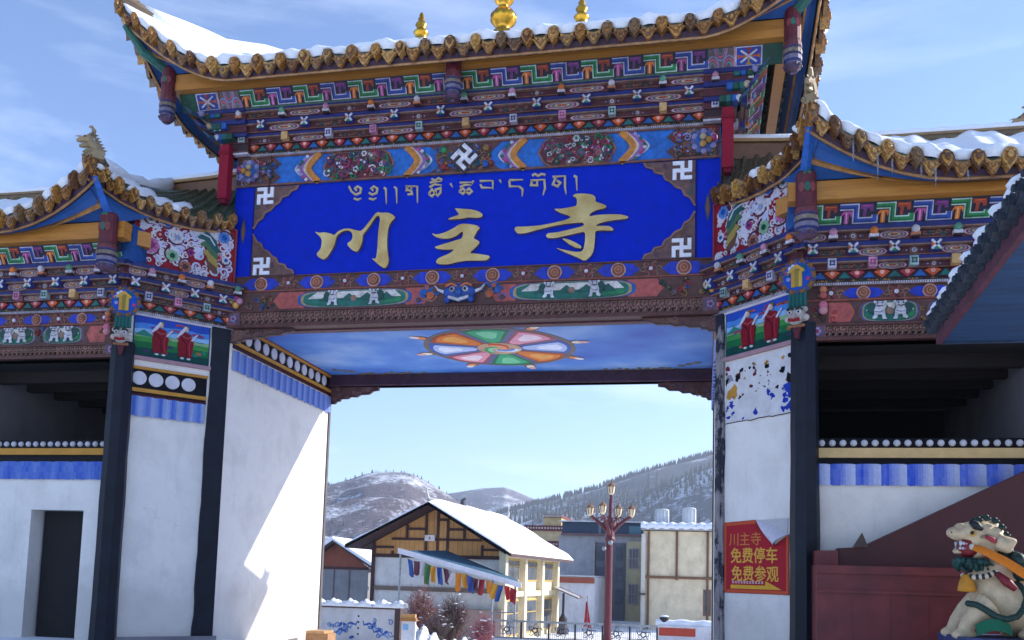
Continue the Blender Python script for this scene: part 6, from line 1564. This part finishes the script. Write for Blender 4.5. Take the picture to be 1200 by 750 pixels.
# small house at the left
root, wall, fr, X, Zz = block('grey_house', 'small grey house with a snowy gable roof at the left of the timber house', 'house', 355, 432, 664, 34, 9, lin('#86868a'))
ap, el, er = at(390, 633, 33.4), at(345, 664, 33.4), at(436, 664, 33.4)
mb = MB(); mb.fpoly(fr, [(X(358), Zz(664)), (X(431), Zz(664)), (ap.x, ap.z-.15)], -.1, .03, lin('#8a4a38')); mb.fbox(fr, X(356), X(432), Zz(667), Zz(664), 0, .08, TIM); mb.build('gable', M['far'], wall)
for nm in ('roof',):
    mb = MB()
    for P, Q in ((el, ap), (ap, er)): mb.prism([P-Vector((0, 0, .12)), Q-Vector((0, 0, .12)), Q, P], (-.4, 9.5, 0), lin('#4a3a3c'), back=True)
    rf_ = mb.build('roof', M['far'], wall); mb = MB()
    for P, Q in ((el, ap), (ap, er)): mb.prism([P+Vector((0, -.05, .01)), Q+Vector((0, -.05, .01)), Q+Vector((0, -.05, .2)), P+Vector((0, -.05, .14))], (-.4, 9.4, 0), (1, 1, 1, 1), back=True)
    mb.build('snow_cover', M['snow'], rf_)
for px in (392, 410): mb = MB(); mb.fbox(fr, X(px)-.03, X(px)+.03, GZ(34), Zz(667), 0, .05, lin('#6a6468')); mb.build('batten', M['far'], wall)

# painted garden wall
Ym = 14; a, b = at(330, 714, Ym), at(463.5, 714.5, Ym)
mw = thing('mural_wall', 'white garden wall with blue painted cloud scrolls and a cap of snow', 'wall', ((a.x+b.x)/2, Ym, GZ(Ym)))
mb = MB(); mb.box((a.x, Ym, GZ(Ym)-.3), (b.x, Ym+.25, b.z), lin('#c8c8cc')); mb.build('panel', M['far'], mw)
mb = MB(); p = at(470, 713, Ym); mb.box((b.x+.002, Ym-.06, GZ(Ym)-.3), (p.x, Ym+.3, p.z), lin('#4a3838')); mb.box((a.x, Ym-.05, b.z), (b.x, Ym+.3, b.z+.05), lin('#5a4440')); mb.build('frame', M['far'], mw)
mf = Fr((0, Ym, 0), (1, 0, 0)); mb = MB(); rg = random.Random(12); XM = lambda px: at(px, 730, Ym).x; ZM = lambda py: fz(420, py, Ym)
for s, cx in ((1, 401), (-1, 443)):
    for k in range(4): mb.fstroke(mf, [(XM(cx+s*(-14+6*k)), ZM(748-5*k)), (XM(cx+s*(-8+6*k)), ZM(742-4*k)), (XM(cx+s*(-2+6*k)), ZM(744-4*k)), (XM(cx+s*(3+5*k)), ZM(736-3*k))], [.02, .07, .05, .02], 0, .006, lin('#3c64b0') if k % 2 else lin('#6a90cc'))
    for k in range(7): curl(mb, mf, XM(cx+s*rg.uniform(-16, 14)), ZM(rg.uniform(724, 748)), rg.uniform(.06, .11), .0, lin('#5078bc'), rg.uniform(0, 6), 1.1, s, .035)
    for k in range(3): mb.fdisc(mf, XM(cx+s*rg.uniform(-12, 12)), ZM(rg.uniform(730, 748)), .09, 0, .004, lin('#2c54a4'), 9, .05, rg.uniform(0, 3))
for k in range(4): mb.fdisc(mf, XM(420), ZM(722+7*k), .035, 0, .005, lin('#3a3a44'), 7)
mb.build('painted_scrolls', M['far'], mw)
mb = MB(); rows = []; n = 60
for (dy, dz) in ((-.12, .0), (-.15, .07), (-.1, .15), (.05, .19), (.2, .16), (.34, .06), (.34, 0)):
    rows.append([(a.x+(p.x+.12-a.x)*i/n, Ym+.05+dy+.025*math.sin(i*1.1+dz*20), b.z+.05+dz*(1+.28*math.sin(i*.8)+.2*math.sin(i*2.3+1))*(0.15 if 44 < i < 46 else 1)) for i in range(n+1)])
mb.grid(rows, (1, 1, 1, 1)); mb.build('snow_cover', M['snow'], mw, smooth=True)
# notice board by the wall
nb = thing('notice_board', 'low white and blue notice board with an ochre top beside the mural wall', 'notice board', tuple(at(477, 748, 13.6)))
p, q = at(471, 724, 13.6), at(486, 748, 13.6); mb = MB(); mb.box((p.x, 13.6, GZ(13.6)-.2), (q.x, 13.68, p.z-.1), lin('#d4d6dc')); mb.box((p.x+.05, 13.585, q.z+.25), (p.x+.22, 13.599, p.z-.2), lin('#7fb0dc')); mb.build('panel', M['far'], nb)
mb = MB(); mb.box((p.x-.03, 13.55, p.z-.098), (q.x+.03, 13.72, p.z), lin('#a8743c')); mb.box((p.x, 13.57, p.z+.002), (q.x, 13.7, p.z+.12), lin('#c09058')); mb.build('top', M['far'], nb)
# snow heaps
mb = MB(); rows = []
for j in range(15):
    row = []
    for i in range(50):
        x = at(466, 740, 15.5).x+(at(590, 740, 15.5).x-at(466, 740, 15.5).x)*i/49; y = 14.2+3.6*j/14; t = j/14; s = i/49
        h = (.75*math.exp(-((s-.12)/.22)**2)+.38*math.exp(-((s-.62)/.22)**2)+.1)*math.sin(PI*min(max(t, 0), 1))**.6
        row.append((x, y, GZ(y)-.05+h*(1+.2*math.sin(i*1.3+j)+.15*math.sin(i*2.9-j*1.7))+.05))
    rows.append(row)
mb.grid(rows, (1, 1, 1, 1)); struct(mb.build('snow_bank', M['snow'], None, smooth=True), 'stuff')
# bare bushes
def bush(px, py_top, px_w, Y, label, col, seed, dens=90):
    rg = random.Random(seed); base = at(px, 750, Y); base.z = GZ(Y); H = fz(px, py_top, Y)-base.z; Wd = px_w*(Y-CAM.y)/FPX/2
    mb = MB(); mb2 = MB()
    for k in range(dens):
        a = rg.uniform(0, 2*PI); sp_ = rg.random()**.6*Wd; h = H*rg.uniform(.55, 1)*(1-.35*(sp_/Wd)**2)
        p0 = base+Vector((rg.uniform(-.15, .15), rg.uniform(-.15, .15), 0)); p2 = base+Vector((math.cos(a)*sp_, math.sin(a)*sp_*.7, h)); p1 = p0.lerp(p2, .5)+Vector((rg.uniform(-.1, .1), 0, h*.1))
        c_ = tuple(x*rg.uniform(.7, 1.2) for x in lin(col)[:3])+(1,)
        mb.tube([p0, p1, p2], [.022, .014, .005], c_, 4, caps=False)
        for q in range(11):
            t = rg.uniform(.25, 1); s = p1.lerp(p2, max(0, t-.35)/.65); e = s+Vector((rg.uniform(-.3, .3), rg.uniform(-.2, .2), rg.uniform(.05, .35)))
            mb.tube([s, e], [.009, .003], c_, 3, caps=False)
            if rg.random() < .03: mb2.ball(e, rg.uniform(.02, .05), (1, 1, 1, 1), 6, 4, (1.7, 1.2, .55))
    t_ = thing('bare_bush', label, 'bush', tuple(base), 'bare bushes in front of the timber house'); mb.build('branches', M['far'], t_); mb2.build('snow_clumps', M['snow'], t_)
bush(492, 682, 46, 19.5, 'tall reddish bare bush just right of the mural wall', '#9a6a62', 1, 110)
bush(528, 698, 46, 18.6, 'dark brown bare bush with snow clumps below the prayer flags', '#6e5450', 2, 110)
bush(566, 722, 30, 18, 'low pinkish bare bush beside the white canopy post', '#b07078', 3, 80)
bush(510, 716, 40, 17.8, 'low brown bare bush sunk in the snow heap', '#7a625c', 4, 70)
# railing
rl = thing('railing', 'dark metal railing with round scroll panels in front of the yellow windows', 'railing', tuple(at(670, 750, 22)))
Yr = 22; X = lambda px: at(px, 740, Yr).x; zt, zl = fz(670, 730, Yr), fz(670, 751, Yr); rf_ = Fr((0, Yr, 0), (1, 0, 0))
mb = MB(); mb.fbox(rf_, X(578), X(771), zt-.05, zt+.03, -.04, .04, lin('#4a464a')); mb.build('top_rail', M['metal'], rl)
mb = MB(); mb.fbox(rf_, X(578), X(771), zl, zl+.05, -.03, .03, lin('#4a464a')); mb.build('bottom_rail', M['metal'], rl)
for px in (578.5, 611, 643, 674, 706, 738, 770):
    mb = MB(); mb.fbox(rf_, X(px)-.035, X(px)+.035, GZ(Yr)-.1, zt-.002, -.035, .035, lin('#3e3a3e')); mb.build('post', M['far'], rl)
for px in (594, 627, 658, 690, 722, 754):
    mb = MB(); vc = (zt+zl)/2
    for k in range(5): curl(mb, rf_, X(px)+.17*math.cos(k*1.257), vc+.15*math.sin(k*1.257), .12, -.01, lin('#4a4246'), k*1.257, 1.2, 1, .035)
    mb.ring(rf_, X(px), vc, .1, .04, -.01, .02, lin('#4a4246'), 12); mb.build('scroll_panel', M['far'], rl)
mb = MB()
for k in range(80):
    u = X(579)+(X(770)-X(579))*k/79; mb.fbox(rf_, u-.008, u+.008, zl+.05, zt-.05, -.01, .01, lin('#6a6668'))
mb.build('bars', M['metal'], rl)['kind'] = 'stuff'
mb = MB(); mb.fbox(rf_, X(577), X(772), GZ(Yr)-.3, zl-.002, -.3, .2, lin('#d0cfd2')); mb.build('kerb_wall', M['far'], rl)
# street lamp
lp = thing('street_lamp', 'dark red street lamp with five lantern heads on curved arms', 'street lamp', tuple(at(712.5, 752, 20)))
Yl = 20; Q = lambda px, py, dy=0: at(px, py, Yl)+Vector((0, dy, 0)); b0 = Q(712.6, 750); b0.z = GZ(Yl); top = Q(714.8, 632)
mb = MB(); mb.lathe([(.26, 0), (.26, .3), (.2, .38), (.17, .6), (.145, .8), (.135, top.z-b0.z)], (top.x-.03, Yl, b0.z), (1, 1, 1, 1), 14); mb.build('pole', M['post_red'], lp)
mb = MB(); mb.lathe([(.17, -.08), (.2, 0), (.17, .1), (.12, .5), (.15, .6), (.08, .9), (.06, 1.5)], Q(714.8, 632), lin('#561722'), 12); mb.tube([Q(715.5, 600), Q(716.4, 580)], .06, lin('#561722'), 8); mb.build('crown', M['post_red'], lp)
mb = MB(); mb.ball(Q(708.5, 643, -.2), .085, lin('#d8d4d8'), 10, 8); mb.ball(Q(716, 636, -.2), .09, lin('#6a6a78'), 10, 8); mb.build('camera_globes', M['metal'], lp)
def lantern(p, s):
    mb = MB(); mb.lathe([(.06*s, -.06*s), (.1*s, 0), (.15*s, .05*s), (.2*s, .36*s), (.19*s, .38*s)], p, (1, 1, 1, 1), 8); o = mb.build('lantern', M['lampglass'], lp)
    mb = MB(); mb.lathe([(.24*s, .385*s), (.2*s, .42*s), (.1*s, .52*s), (.04*s, .56*s), (.03*s, .66*s), (.005, .7*s)], p, lin('#8a6448'), 8)
    for k in range(6): mb.tube([Vector(p)+Vector((.15*s*math.cos(k*PI/3), .15*s*math.sin(k*PI/3), .05*s)), Vector(p)+Vector((.21*s*math.cos(k*PI/3), .21*s*math.sin(k*PI/3), .38*s))], .012, lin('#6a4038'), 5)
    mb.build('lantern_cap', M['far'], o)
lantern(Q(716.4, 579), .75)
for px, py, dy in ((692.2, 603, -.2), (708.5, 602, -.9), (723, 602, .9), (739.8, 604, .2)):
    e = Q(px, py+1, dy*.7); c0 = Q(714.6, 627, dy*.12); dxx = px-714.7
    mid = Q(714.7+dxx*.42, 615, dy*.3); mid2 = Q(714.7+dxx*.75, 608.5, dy*.5)
    mb = MB(); mb.tube([c0, mid, mid2, e], [.075, .07, .06, .05], lin('#561722'), 8)
    cf = Fr(mid, (dxx, 0, 0) if abs(dxx) > 8 else (.3, dy, 0)); pts = []
    for k in range(12):
        a_ = k*.5; r_c = .2*(1-k/14); pts.append(mid+Vector((math.copysign(1, dxx)*(.02+r_c*math.cos(a_)), 0, .12+r_c*math.sin(a_))))
    mb.tube(pts, .025, lin('#561722'), 5); mb.build('arm', M['post_red'], lp); lantern(e, .72)
# roadside kiosk and pot
kr = thing('red_white_barrier', 'low white barrier block with a red stripe and snow on top', 'barrier', tuple(at(803, 750, 26)))
p, q = at(771, 733, 26), at(834, 750, 26); mb = MB(); mb.box((p.x, 26, GZ(26)-.2), (q.x+3, 26.9, p.z), lin('#d4d0d2')); mb.build('body', M['far'], kr)
mb = MB(); mb.box((p.x+.05, 25.98, p.z-.42), (at(815, 740, 26).x, 25.999, p.z-.08), lin('#b8452e')); mb.build('stripe', M['far'], kr); mb = MB(); mb.tube([(p.x-.1+k*.25, 26.4+.03*math.sin(k*2), p.z+.06) for k in range(22)], [.2+.03*math.sin(k*1.7) for k in range(22)], (1, 1, 1, 1), 8); mb.build('snow_cover', M['snow'], kr, smooth=True)
pt = thing('flower_pot', 'round dark pot standing on the white barrier block', 'pot', tuple(at(778, 732, 26.4))); p = at(778.5, 732.5, 26.4)
mb = MB(); mb.lathe([(.1, 0), (.16, .04), (.2, .2), (.19, .3), (.22, .32), (.2, .35)], p, lin('#2c282c'), 12); mb.build('bowl', M['far'], pt)
mb = MB(); mb.ball(p+Vector((0, 0, .36)), .19, (1, 1, 1, 1), 10, 6, (1, 1, .35)); mb.build('snow_cap', M['snow'], pt, smooth=True)

# ------------------------------------------------------------------ the air
hz = bpy.data.materials.new('thin_haze'); hz.use_nodes = True; t = hz.node_tree; t.nodes.clear()
o_ = t.nodes.new('ShaderNodeOutputMaterial'); pv = t.nodes.new('ShaderNodeVolumePrincipled'); pv.inputs['Color'].default_value = (.74, .84, 1, 1)
pv.inputs['Density'].default_value = .0004; pv.inputs['Anisotropy'].default_value = .2; t.links.new(pv.outputs[0], o_.inputs['Volume'])
mb = MB(); mb.box((-1850, -420, -12), (1850, 1850, 240), (1, 1, 1, 1)); struct(mb.build('haze', hz), 'stuff')
